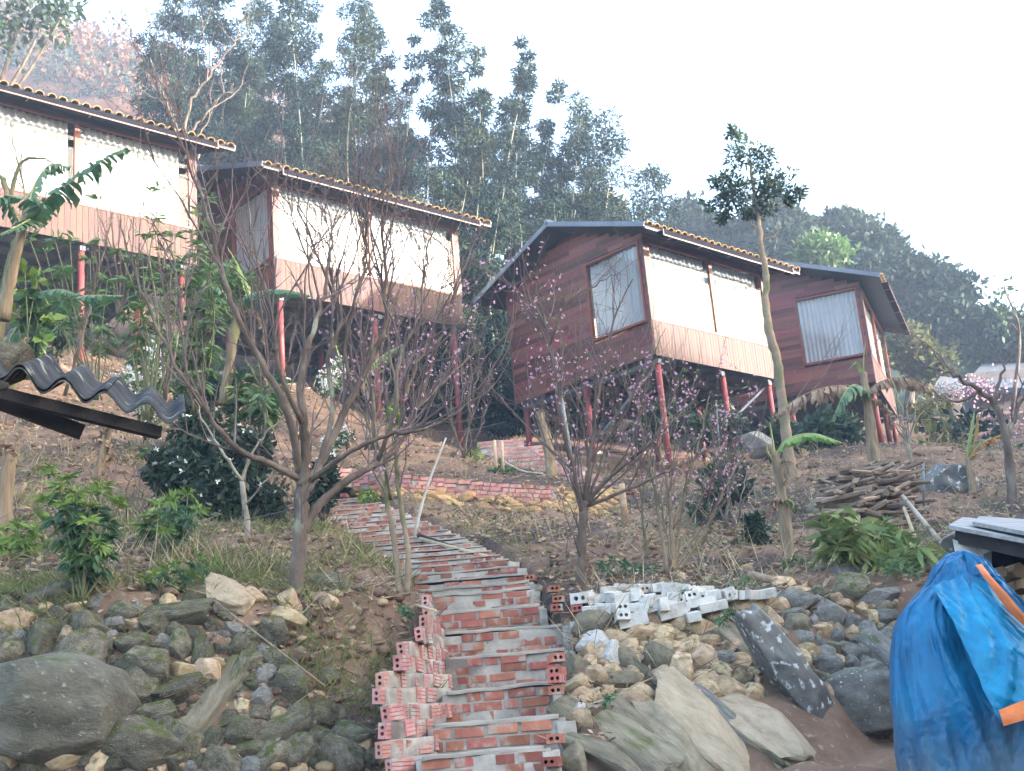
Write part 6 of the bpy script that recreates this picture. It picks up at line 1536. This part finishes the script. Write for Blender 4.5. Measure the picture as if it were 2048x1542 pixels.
pole('fallen_branch', 'light stick resting on the edge of the left cheek wall', P(832, 1210, 10.0), P(872, 1222, 9.6), .012, 'bamboo_dry', 'branch')
pole('fallen_branch', 'long dry stem lying across the mossy wall', P(420, 1195, 9.3), P(650, 1372, 8.75), .008, 'dead_stem', 'branch')
pole('fallen_branch', 'thin dry stake in front of the firewood pile', P(1830, 1075, 13.8), P(1808, 1015, 14.2), .022, 'bamboo_dry', 'branch')
pole('root_log', 'split orange log lying on the tan wall right of the white bricks', P(1500, 1150, 11.6), P(1562, 1165, 11.3), .045, 'log', 'log')
pole('white_branch', 'curved pale branch on the ground beside the paired stakes', P(1010, 925, 23), P(1088, 948, 22.6), .02, 'pole_pale', 'branch', mid=P(1045, 942, 22.8))
pole('garden_hose', 'black hose lying along the slope above the white bricks', P(1392, 1138, 12.6), P(1500, 1122, 13), .014, 'hose', 'hose', mid=P(1450, 1134, 12.8))

def left_roof():
    A = P(-70, 752, 4.45); B = P(372, 862, 5.05)
    t = thing('corrugated_roof', 'broken end of a grey corrugated roof jutting in at the left over a dark beam', 'roof', A)
    d = B-A; L = np.linalg.norm(d); d = d/L
    back = np.array([-.28, 1.0, 0]); back /= np.linalg.norm(back)
    up = np.array([0, 0, 1.0]); sl = np.tan(math.radians(19.2))
    nv = 96; rows = 9; pitch = .172
    def sheet(off, l0, l1, depth, zoff, name):
        b = MB(); n = nv
        for s_, th in ((0, 0.0), (1, -.007)):
            for r in range(rows+1):
                for k in range(n+1):
                    s = l0+(l1-l0)*k/n; e = r/rows*depth
                    ragged = (mnoise.noise(Vector((s*9, off, 0)))*.022+mnoise.noise(Vector((s*40, off, 4)))*.008) if r == 0 else 0
                    w = (.034+.005*math.sin(s*7))*math.sin(2*math.pi*s/pitch+off+.25*math.sin(s*4))
                    p = A+d*s+back*(e+ragged)+up*(e*sl+w+zoff+th)
                    b.v.append(tuple(p))
        c = n+1; tot = (rows+1)*c
        for s_ in (0, 1):
            for r in range(rows):
                for k in range(n):
                    q = (s_*tot+r*c+k, s_*tot+r*c+k+1, s_*tot+(r+1)*c+k+1, s_*tot+(r+1)*c+k)
                    b.f.append(q if s_ == 0 else q[::-1])
        for k in range(n): b.f.append((k, tot+k, tot+k+1, k+1))
        for r in range(rows):
            b.f.append((r*c+n, tot+r*c+n, tot+(r+1)*c+n, (r+1)*c+n))
            b.f.append((r*c, (r+1)*c, tot+(r+1)*c, tot+r*c))
        return b.build(name, M['fibro'], t, True)
    sheet(.0, 0, L, 1.1, .05, 'roof_sheet'); sheet(.0, 0, L*.62, 1.1, .066, 'roof_sheet')
    q0 = A+back*.10-up*.012; q1 = B+back*.10-up*.012-d*.12
    MB().beam(tuple(q0), tuple(q1), .04, .048).build('purlin', M['black_wood'], t)
    MB().beam(tuple(P(-80, 775, 4.75)), tuple(P(165, 865, 4.95)), .05, .055).build('beam', M['black_wood'], t)
    big_rock('boulder', 'mossy lichen-grey rock lying on the corrugated roof at the left edge', 5, 722, 58, 40, -10, 'stone_moss', 3, Y=4.95, depth=1.0)
    big_rock('rock', 'small pale rounded stone on the edge of the corrugated roof', 3, 772, 15, 9, -20, 'stone_moss', 8, Y=4.42, depth=1.0)
left_roof()

def log_shed():
    t = thing('log_shed', 'low shed with grey board roof at the right edge, behind the blue tarpaulin', 'shed', P(2000, 1260, 9.3))
    def slab(a, b_, c, d_, th, name, mk):
        m_ = MB(); a, b_, c, d_ = [np.array(x) for x in (a, b_, c, d_)]; dn = np.array([0, 0, -th])
        m_.v = [tuple(x) for x in (a, b_, c, d_, a+dn, b_+dn, c+dn, d_+dn)]
        m_.f = [(0, 1, 2, 3), (7, 6, 5, 4), (0, 4, 5, 1), (1, 5, 6, 2), (2, 6, 7, 3), (3, 7, 4, 0)]
        return m_.build(name, M[mk], t)
    slab(P(1897, 1050, 9.0), P(2120, 1092, 8.4), P(2150, 1058, 9.6), P(1925, 1034, 10.1), .03, 'roof_board', 'grey_wood')
    slab(P(1945, 1043, 9.0), P(2130, 1078, 8.3), P(2150, 1045, 9.5), P(1960, 1032, 10.0), .03, 'roof_board', 'grey_wood')
    MB().beam(tuple(P(1915, 1072, 9.1)), tuple(P(2130, 1118, 8.5)), .07, .10).build('beam', M['black_wood'], t)
    MB().beam(tuple(P(1972, 1085, 9.3)), tuple(P(1975, 1260, 9.3)), .06, .06).build('post', M['grey_wood'], t)
    MB().beam(tuple(P(2075, 1100, 9.0)), tuple(P(2080, 1300, 9.0)), .08, .08).build('post', M['grey_wood'], t)
    MB().beam(tuple(P(1960, 1078, 9.2)), tuple(P(1990, 1082, 9.2)), .12, .10).build('bracket', M['grey_wood'], t)
    slab(P(1960, 1060, 10.3), P(2200, 1060, 10.3), P(2200, 1420, 10.3), P(1960, 1420, 10.3), .05, 'back_board', 'black_wood')
    s = thing('log_stack', 'stack of split logs with pale cut ends inside the low shed at the right edge', 'logs', P(2030, 1260, 9.6)); rg = random.Random(3)
    var = []
    for k in range(5):
        b = MB(); n_ = rg.choice([5, 6, 7]); ring = [(math.cos(2*math.pi*i/n_+.3*rg.random())*rg.uniform(.75, 1.1), math.sin(2*math.pi*i/n_)*rg.uniform(.7, 1.05)) for i in range(n_)]
        for y in (-.2, .2): b.v += [(x*.055, y, z*.055) for x, z in ring]
        b.f = [tuple(range(n_)), tuple(range(2*n_-1, n_-1, -1))]+[(i, n_+i, n_+(i+1) % n_, (i+1) % n_) for i in range(n_)]
        me = bpy.data.meshes.new('split_log'); me.from_pydata(b.v, [], b.f); me.update(); me.materials.append(M['log']); var.append(me)
    for r in range(13):
        for k in range(9):
            px = 1992+k*27+rg.uniform(-6, 6)+(13 if r % 2 else 0); py = 1150+r*25+rg.uniform(-5, 5)
            sc_ = rg.uniform(.75, 1.15)
            place('split_log', var[rg.randrange(5)], s, P(px, py, 9.55+rg.uniform(-.08, .06)), (rg.uniform(-.08, .08), rg.uniform(0, 6.2), rg.uniform(-.1, .1)), (sc_, 1, sc_))
    r_ = thing('torn_sheet', 'torn scrap of white sheeting under the shed roof corner', 'scrap', P(1950, 1098, 9.0))
    b = MB(); pr = [(1905, 1078), (1925, 1085), (1950, 1088), (1980, 1085), (1985, 1100), (1968, 1108), (1955, 1118), (1930, 1112), (1910, 1105)]
    b.v = [tuple(P(x, y, 9.05+.02*math.sin(x))) for x, y in pr]+[tuple(P(x, y, 9.07+.02*math.sin(x))) for x, y in pr]
    n_ = len(pr); b.f = [tuple(range(n_)), tuple(range(2*n_-1, n_-1, -1))]+[(i, n_+i, n_+(i+1) % n_, (i+1) % n_) for i in range(n_)]
    b.build('sheet', M['white_block'], r_)
log_shed()

def dirt_on(m, z0, z1, colour):
    nt = m.node_tree; N = nt.nodes; L = nt.links; bs = N['Principled BSDF']
    src = bs.inputs['Base Color'].links[0].from_socket
    g = N.new('ShaderNodeNewGeometry'); sx = N.new('ShaderNodeSeparateXYZ'); L.new(g.outputs['Position'], sx.inputs[0])
    nz = N.new('ShaderNodeTexNoise'); nz.inputs['Scale'].default_value = 3.5; nz.inputs['Detail'].default_value = 8; L.new(g.outputs['Position'], nz.inputs['Vector'])
    a = N.new('ShaderNodeMath'); a.operation = 'MULTIPLY_ADD'; a.inputs[1].default_value = -.9; L.new(nz.outputs['Fac'], a.inputs[0]); L.new(sx.outputs[2], a.inputs[2])
    r = N.new('ShaderNodeMapRange'); r.inputs[1].default_value = z0-.45; r.inputs[2].default_value = z1-.45; r.inputs[3].default_value = .62; r.inputs[4].default_value = 0; L.new(a.outputs[0], r.inputs[0])
    mx = N.new('ShaderNodeMix'); mx.data_type = 'RGBA'; L.new(r.outputs[0], mx.inputs[0]); L.new(src, mx.inputs[6]); mx.inputs[7].default_value = (*colour, 1)
    L.new(mx.outputs[2], bs.inputs['Base Color'])
def crumpled(m):
    # sharp creases of stiff sheeting as fine relief
    nt = m.node_tree; N = nt.nodes; L = nt.links; bs = N['Principled BSDF']
    g = N.new('ShaderNodeNewGeometry'); w = N.new('ShaderNodeTexNoise'); w.inputs['Scale'].default_value = 3; w.inputs['Detail'].default_value = 3; L.new(g.outputs['Position'], w.inputs['Vector'])
    mx = N.new('ShaderNodeVectorMath'); mx.operation = 'MULTIPLY_ADD'; mx.inputs[1].default_value = (.35, .35, .35); L.new(w.outputs['Color'], mx.inputs[0]); L.new(g.outputs['Position'], mx.inputs[2])
    rot = N.new('ShaderNodeMapping'); rot.inputs['Rotation'].default_value = (0, .7, 0); rot.inputs['Scale'].default_value = (1, 1, .45); L.new(mx.outputs[0], rot.inputs[0])
    prev = None
    for sc_, ds in ((3.2, .055), (8.5, .022), (24, .010)):
        v = N.new('ShaderNodeTexVoronoi'); v.inputs['Scale'].default_value = sc_; L.new(rot.outputs[0], v.inputs['Vector'])
        b = N.new('ShaderNodeBump'); b.inputs['Strength'].default_value = .55; b.inputs['Distance'].default_value = ds
        L.new(v.outputs['Distance'], b.inputs['Height'])
        if prev is not None: L.new(prev.outputs[0], b.inputs['Normal'])
        prev = b
    L.new(prev.outputs[0], bs.inputs['Normal'])
crumpled(M['tarp']); crumpled(M['tarp_flap'])
dirt_on(M['tarp'], -.52, -.12, (.115, .095, .07))
def tarpaulin():
    c = P(1990, 1542, 7.55)
    t = thing('tarpaulin', 'bright blue tarpaulin with orange hem draped over a heap at the right edge', 'tarpaulin', (c[0], c[1], c[2]))
    # rings from foot to tip: left silhouette, right silhouette (pixels) at the heap's own distance
    rings = [(1640, 1812, 2270), (1545, 1803, 2250), (1480, 1794, 2245), (1400, 1784, 2240), (1320, 1783, 2150), (1262, 1788, 2085), (1222, 1806, 2046), (1195, 1828, 2018), (1172, 1852, 2000), (1163, 1858, 1994), (1150, 1862, 1984), (1132, 1872, 1970), (1117, 1886, 1944), (1109, 1898, 1918)]
    Yc = 7.75; n = 150; V = []; NR = 64
    R_ = np.array(rings, float); tt = np.linspace(0, len(rings)-1, NR)
    def crumple(a, h):
        # long folds fall slantwise from the shoulder, short creases cross them
        e = 0.0
        u = a*3.0; w_ = h*2.0
        f1 = 1-abs(mnoise.noise(Vector((u*1.1+w_*1.3, w_*.35-u*.2, 3.3))))*2.2
        f2 = 1-abs(mnoise.noise(Vector((u*.9-w_*1.9, w_*.8, 8.1))))*2.4
        f3 = 1-abs(mnoise.noise(Vector((u*3.1+w_*2.6, w_*1.2, 1.7))))*2.2
        f4 = mnoise.noise(Vector((u*6, w_*8, 5)))
        f5 = 1-abs(mnoise.noise(Vector((u*2.2+w_*5.5, w_*2.2-u*1.5, 6.4))))*2.2
        return .055*f1+.045*f2+.026*f3+.020*f5+.006*f4
    for i in range(NR):
        k0 = int(min(tt[i], len(rings)-1.001)); fr_ = tt[i]-k0
        py, xl, xr = R_[k0]*(1-fr_)+R_[min(k0+1, len(rings)-1)]*fr_
        a = P(xl, py, Yc); b_ = P(xr, py, Yc); cx = (a[0]+b_[0])/2; rx = (b_[0]-a[0])/2; z = (a[2]+b_[2])/2
        tilt = (b_[2]-a[2])/2; h = i/(NR-1)
        ry = min(.62, .55*rx+.12)
        for k in range(n):
            th = 2*math.pi*k/n; u, v = math.cos(th), math.sin(th)
            # sample noise on a circle so that the sheet closes
            c_ = crumple(math.atan2(v, u) if abs(u+1) > 1e-6 else math.pi, h)
            if u < -.8 and v > 0: c_ = crumple(math.pi, h)
            side = abs(u)
            V.append((cx+u*rx*(1+c_*.35*(1-.5*h)), Yc+v*ry*1.0-(c_*.9*(1-.6*h))*(1 if v < .3 else -.3), z+u*tilt+.02*mnoise.noise(Vector((u*3, v*3, h*9)))))
    b = MB(); b.v = V; m_ = NR
    b.f = [(i*n+k, i*n+(k+1) % n, (i+1)*n+(k+1) % n, (i+1)*n+k) for i in range(m_-1) for k in range(n)]+[tuple((m_-1)*n+k for k in range(n))]
    cv = b.build('cover', M['tarp'], t, True)
    # overlapping flap: hangs over the front, its lower edge hemmed in orange
    L = [(1868, 1172, 7.42), (1905, 1235, 7.27), (1945, 1310, 7.15), (1975, 1385, 7.09), (2003, 1447, 7.05)]
    R = [(1958, 1140, 7.46), (2020, 1212, 7.30), (2090, 1290, 7.2), (2150, 1350, 7.12), (2160, 1385, 7.08)]
    def flapgrid(L, R, nu, nv, amp):
        SL = spline(Pz(*L), nv); SR = spline(Pz(*R), nv); V = []; m_ = len(SL)
        for i in range(m_):
            for k in range(nu+1):
                u = k/nu; p = SL[i]*(1-u)+SR[i]*u
                bulge = -.10*math.sin(math.pi*u)*min(1, i/m_*2)
                q = Vector(p)*3
                w = amp*((1-2.2*abs(mnoise.noise(Vector((u*4+i*.10, i*.05, 1)))))+.4*(1-2*abs(mnoise.noise(Vector((u*9-i*.15, i*.2, 7))))))
                V.append((p[0], p[1]+bulge+w, p[2]))
        b = MB(); c_ = nu+1
        n_ = len(V); b.v = V+[(x, y+.006, z) for x, y, z in V]
        b.f = [(i*c_+k, i*c_+k+1, (i+1)*c_+k+1, (i+1)*c_+k) for i in range(m_-1) for k in range(nu)]
        b.f += [(n_+i*c_+k, n_+(i+1)*c_+k, n_+(i+1)*c_+k+1, n_+i*c_+k+1) for i in range(m_-1) for k in range(nu)]
        return b
    flapgrid(L, R, 30, 9, .045).build('flap', M['tarp_flap'], t, True)
    HL = [(2000, 1420, 7.015), (2004, 1437, 7.005), (2009, 1452, 7.0)]; HR = [(2150, 1360, 7.06), (2158, 1378, 7.05), (2164, 1394, 7.045)]
    flapgrid(HL, HR, 30, 3, .012).build('hem', M['hem'], t, True)
    for k in range(5):
        e = P(2022+k*32, 1440-k*14, 7.02+k*.012); MB().tube([e+np.array([0, -.004, 0]), e+np.array([0, .004, 0])], .011, 10).build('eyelet', M['steel'], t)
    EL = [(1952, 1130, 7.40), (1972, 1158, 7.35), (1995, 1190, 7.29), (2022, 1225, 7.23), (2060, 1262, 7.17)]; ER = [(1964, 1127, 7.44), (1988, 1160, 7.38), (2010, 1190, 7.32), (2036, 1222, 7.26), (2072, 1255, 7.20)]
    flapgrid(EL, ER, 4, 6, .006).build('hem', M['hem'], t, True)
tarpaulin()

# far village roof at the right
def far_house():
    t = thing('far_house', 'far house with a blue-grey roof half hidden in the thickets at the right edge', 'house', P(1990, 800, 50))
    a, b_, c, d_ = [np.array(x) for x in (P(1925, 772, 48), P(2120, 778, 46), P(2120, 725, 54), P(1965, 727, 55))]
    m_ = MB(); dn = np.array([0, 0, -.25]); m_.v = [tuple(x) for x in (a, b_, c, d_, a+dn, b_+dn, c+dn, d_+dn)]
    m_.f = [(0, 1, 2, 3), (7, 6, 5, 4), (0, 4, 5, 1), (1, 5, 6, 2), (2, 6, 7, 3), (3, 7, 4, 0)]; m_.build('roof', M['far_roof'], t)
    lo = P(1945, 800, 49.5); hi = P(2110, 760, 52); MB().box((lo[0], 49.5, lo[2]-2.5), (hi[0], 53, hi[2])).build('wall', M['far_wall'], t)
    s = thing('lean_to', 'dark low shed roof in front of the far blue-grey roof', 'shed', P(1890, 790, 42))
    a, b_, c, d_ = [np.array(x) for x in (P(1868, 772, 42), P(1925, 780, 42), P(1930, 758, 45), P(1880, 752, 45))]
    m_ = MB(); m_.v = [tuple(x) for x in (a, b_, c, d_, a+dn, b_+dn, c+dn, d_+dn)]; m_.f = [(0, 1, 2, 3), (7, 6, 5, 4), (0, 4, 5, 1), (1, 5, 6, 2), (2, 6, 7, 3), (3, 7, 4, 0)]; m_.build('roof', M['far_roof'], s)
    lo = P(1876, 800, 42.5); hi = P(1922, 776, 42.5); MB().box((lo[0], 42.5, lo[2]-1.5), (hi[0], 44.5, hi[2])).build('wall', M['far_wall'], s)
far_house()

# ------------------------------------------------------------------ ground cover
def scatter(name, label, n, box, mkey, seed, L, W, up=0.0, ymax=30, weight=None):
    rg = np.random.default_rng(seed)
    x0, x1, y0, y1 = box
    y = y0+(y1-y0)*rg.random(n)**1.4; half = y*.44
    x = np.clip(rg.uniform(-1, 1, n), x0, x1)*half
    l = np.interp(y, ST[:, 2], ST[:, 0]); r = np.interp(y, ST[:, 2], ST[:, 1])
    k = ~((x > l-.02) & (x < r+.02) & (y < 20.3))
    if weight is not None: k &= rg.random(n) < weight(x, y)
    x, y = x[k], y[k]; n = len(x)
    z = ground(x, y)
    c = np.stack([x, y, z+.012+rg.random(n)*.02], -1)
    d = rand_dirs(n, rg); d[:, 2] = np.abs(d[:, 2])*.22+up
    o = qmesh(name, leaf_quads(c, d, L*rg.uniform(.4, 1.3, n), W*rg.uniform(.5, 1.2, n), rg), M[mkey], None, True); o['label'] = label
    return o
up_ = lambda x, y: (y > np.interp(x, WX, WY)+np.where(x > .6, .9, .1))*np.clip(.55+.8*np.sin(x*1.7+y)*np.sin(y*1.3-x*.7), .35, 1)
scatter('leaf_litter', 'dry brown leaf litter strewn over the slope', 30000, (-1, 1, 8.6, 27), 'litter', 1, .09, .042, weight=up_)
scatter('straw_litter', 'dry straw and twigs strewn over the slope', 6500, (-1, 1, 8.6, 24), 'straw', 2, .26, .010, .05, weight=up_)
gw = lambda x, y: np.clip(.9-.9*(x+.6)/1.0, .0, 1)*np.clip(1.25-(y-9)/9, .05, 1)*(y > 9.1)*np.clip(.45+1.2*np.sin(x*2.3+1)*np.sin(y*1.9), .05, 1)
scatter('grass', 'thin green and straw coloured grass on the left terrace', 60000, (-1, 1, 9, 20), 'grass', 3, .17, .012, .55, weight=gw)
scatter('ground_weeds', 'small green weeds on the left terrace', 7000, (-1, 1, 9, 19), 'leaf_lime', 4, .06, .03, .3, weight=gw)
gr = lambda x, y: np.clip((x-.5)/1.0, 0, 1)*(y > 10.9)*np.clip(.1+1.0*np.sin(x*3.1+2)*np.sin(y*2.3+1), .02, 1)
scatter('grass', 'sparse green tufts on the right-hand slope', 16000, (-1, 1, 10.5, 28), 'leaf_willow', 5, .11, .018, .5, weight=gr)
scatter('dry_stalks', 'dry standing stalks and brush on the slope', 5200, (-1, 1, 10, 27), 'straw', 6, .42, .009, 1.1, weight=lambda x, y: np.clip(.25+1.1*np.sin(x*1.9+.6)*np.sin(y*1.4+.3*x), .03, 1)*(y > np.interp(x, WX, WY)+1.6))
scatter('dead_twigs', 'dark fallen twigs on the slope', 4200, (-1, 1, 9.5, 26), 'twig', 7, .38, .008, .12, weight=lambda x, y: (y > np.interp(x, WX, WY)+.9)*.9)
scatter('slope_weeds', 'low dull green weeds along the slope', 9000, (-1, 1, 12, 28), 'leaf_olive', 8, .10, .04, .45, weight=lambda x, y: np.clip(-.05+1.2*np.sin(x*1.3+2.2)*np.sin(y*1.1+1), .02, 1))
def pebbles():
    rg = random.Random(12); b = MB(); base = stone_mesh(5, 1, .25); vs = [v.co.copy() for v in base.vertices]; fs = [tuple(p.vertices) for p in base.polygons]
    for i in range(1900):
        y = 8.6+rg.random()**1.5*16; x = rg.uniform(-.44, .44)*y
        l = np.interp(y, ST[:, 2], ST[:, 0]); r = np.interp(y, ST[:, 2], ST[:, 1])
        if l-.03 < x < r+.03 or (x > .6 and y < np.interp(x, WX, WY)+1.4): continue
        s = rg.uniform(.012, .045)*(1.6 if rg.random() < .1 else 1); R = Matrix.Rotation(rg.random()*6, 3, 'Z'); n = len(b.v); z = gz(x, y)+s*.3
        b.v += [tuple(R@Vector((v.x*s*1.3, v.y*s, v.z*s*.7))+Vector((x, y, z))) for v in vs]; b.f += [tuple(n+q for q in f) for f in fs]
    for (mat_name, nm, nn, lab) in (('earth', 'clods', 1500, 'crumbly earth clods on the slope'),):
        c2 = MB()
        for i in range(nn):
            y = 8.9+rg.random()**1.4*16; x = rg.uniform(-.44, .44)*y
            l = np.interp(y, ST[:, 2], ST[:, 0]); r = np.interp(y, ST[:, 2], ST[:, 1])
            if l-.05 < x < r+.05 or (x > .6 and y < np.interp(x, WX, WY)+1.4): continue
            s = rg.uniform(.018, .075); R = Matrix.Rotation(rg.random()*6, 3, 'Z'); n = len(c2.v); z = gz(x, y)+s*.25
            c2.v += [tuple(R@Vector((v.x*s*1.2, v.y*s, v.z*s*.65))+Vector((x, y, z))) for v in vs]; c2.f += [tuple(n+q for q in f) for f in fs]
        o = c2.build(nm, M[mat_name], None, True); o['kind'] = 'stuff'; o['label'] = lab
    o = b.build('pebbles', M['stone_tan'], None, True); o['kind'] = 'stuff'; o['label'] = 'small stones and clods on the slope'
pebbles()

# ------------------------------------------------------------------ air
def haze():
    b = MB().box((-140, -40, -6), (140, 135, 95))
    m = bpy.data.materials.new('haze'); m.use_nodes = True; N = m.node_tree.nodes; N.remove(N['Principled BSDF'])
    v = N.new('ShaderNodeVolumePrincipled'); v.inputs['Color'].default_value = (.60, .76, 1, 1); v.inputs['Density'].default_value = HAZE
    m.node_tree.links.new(v.outputs[0], N['Material Output'].inputs['Volume'])
    o = b.build('haze', m); o['kind'] = 'stuff'; o['label'] = 'thin evening haze'
HAZE = .0018
if HAZE: haze()
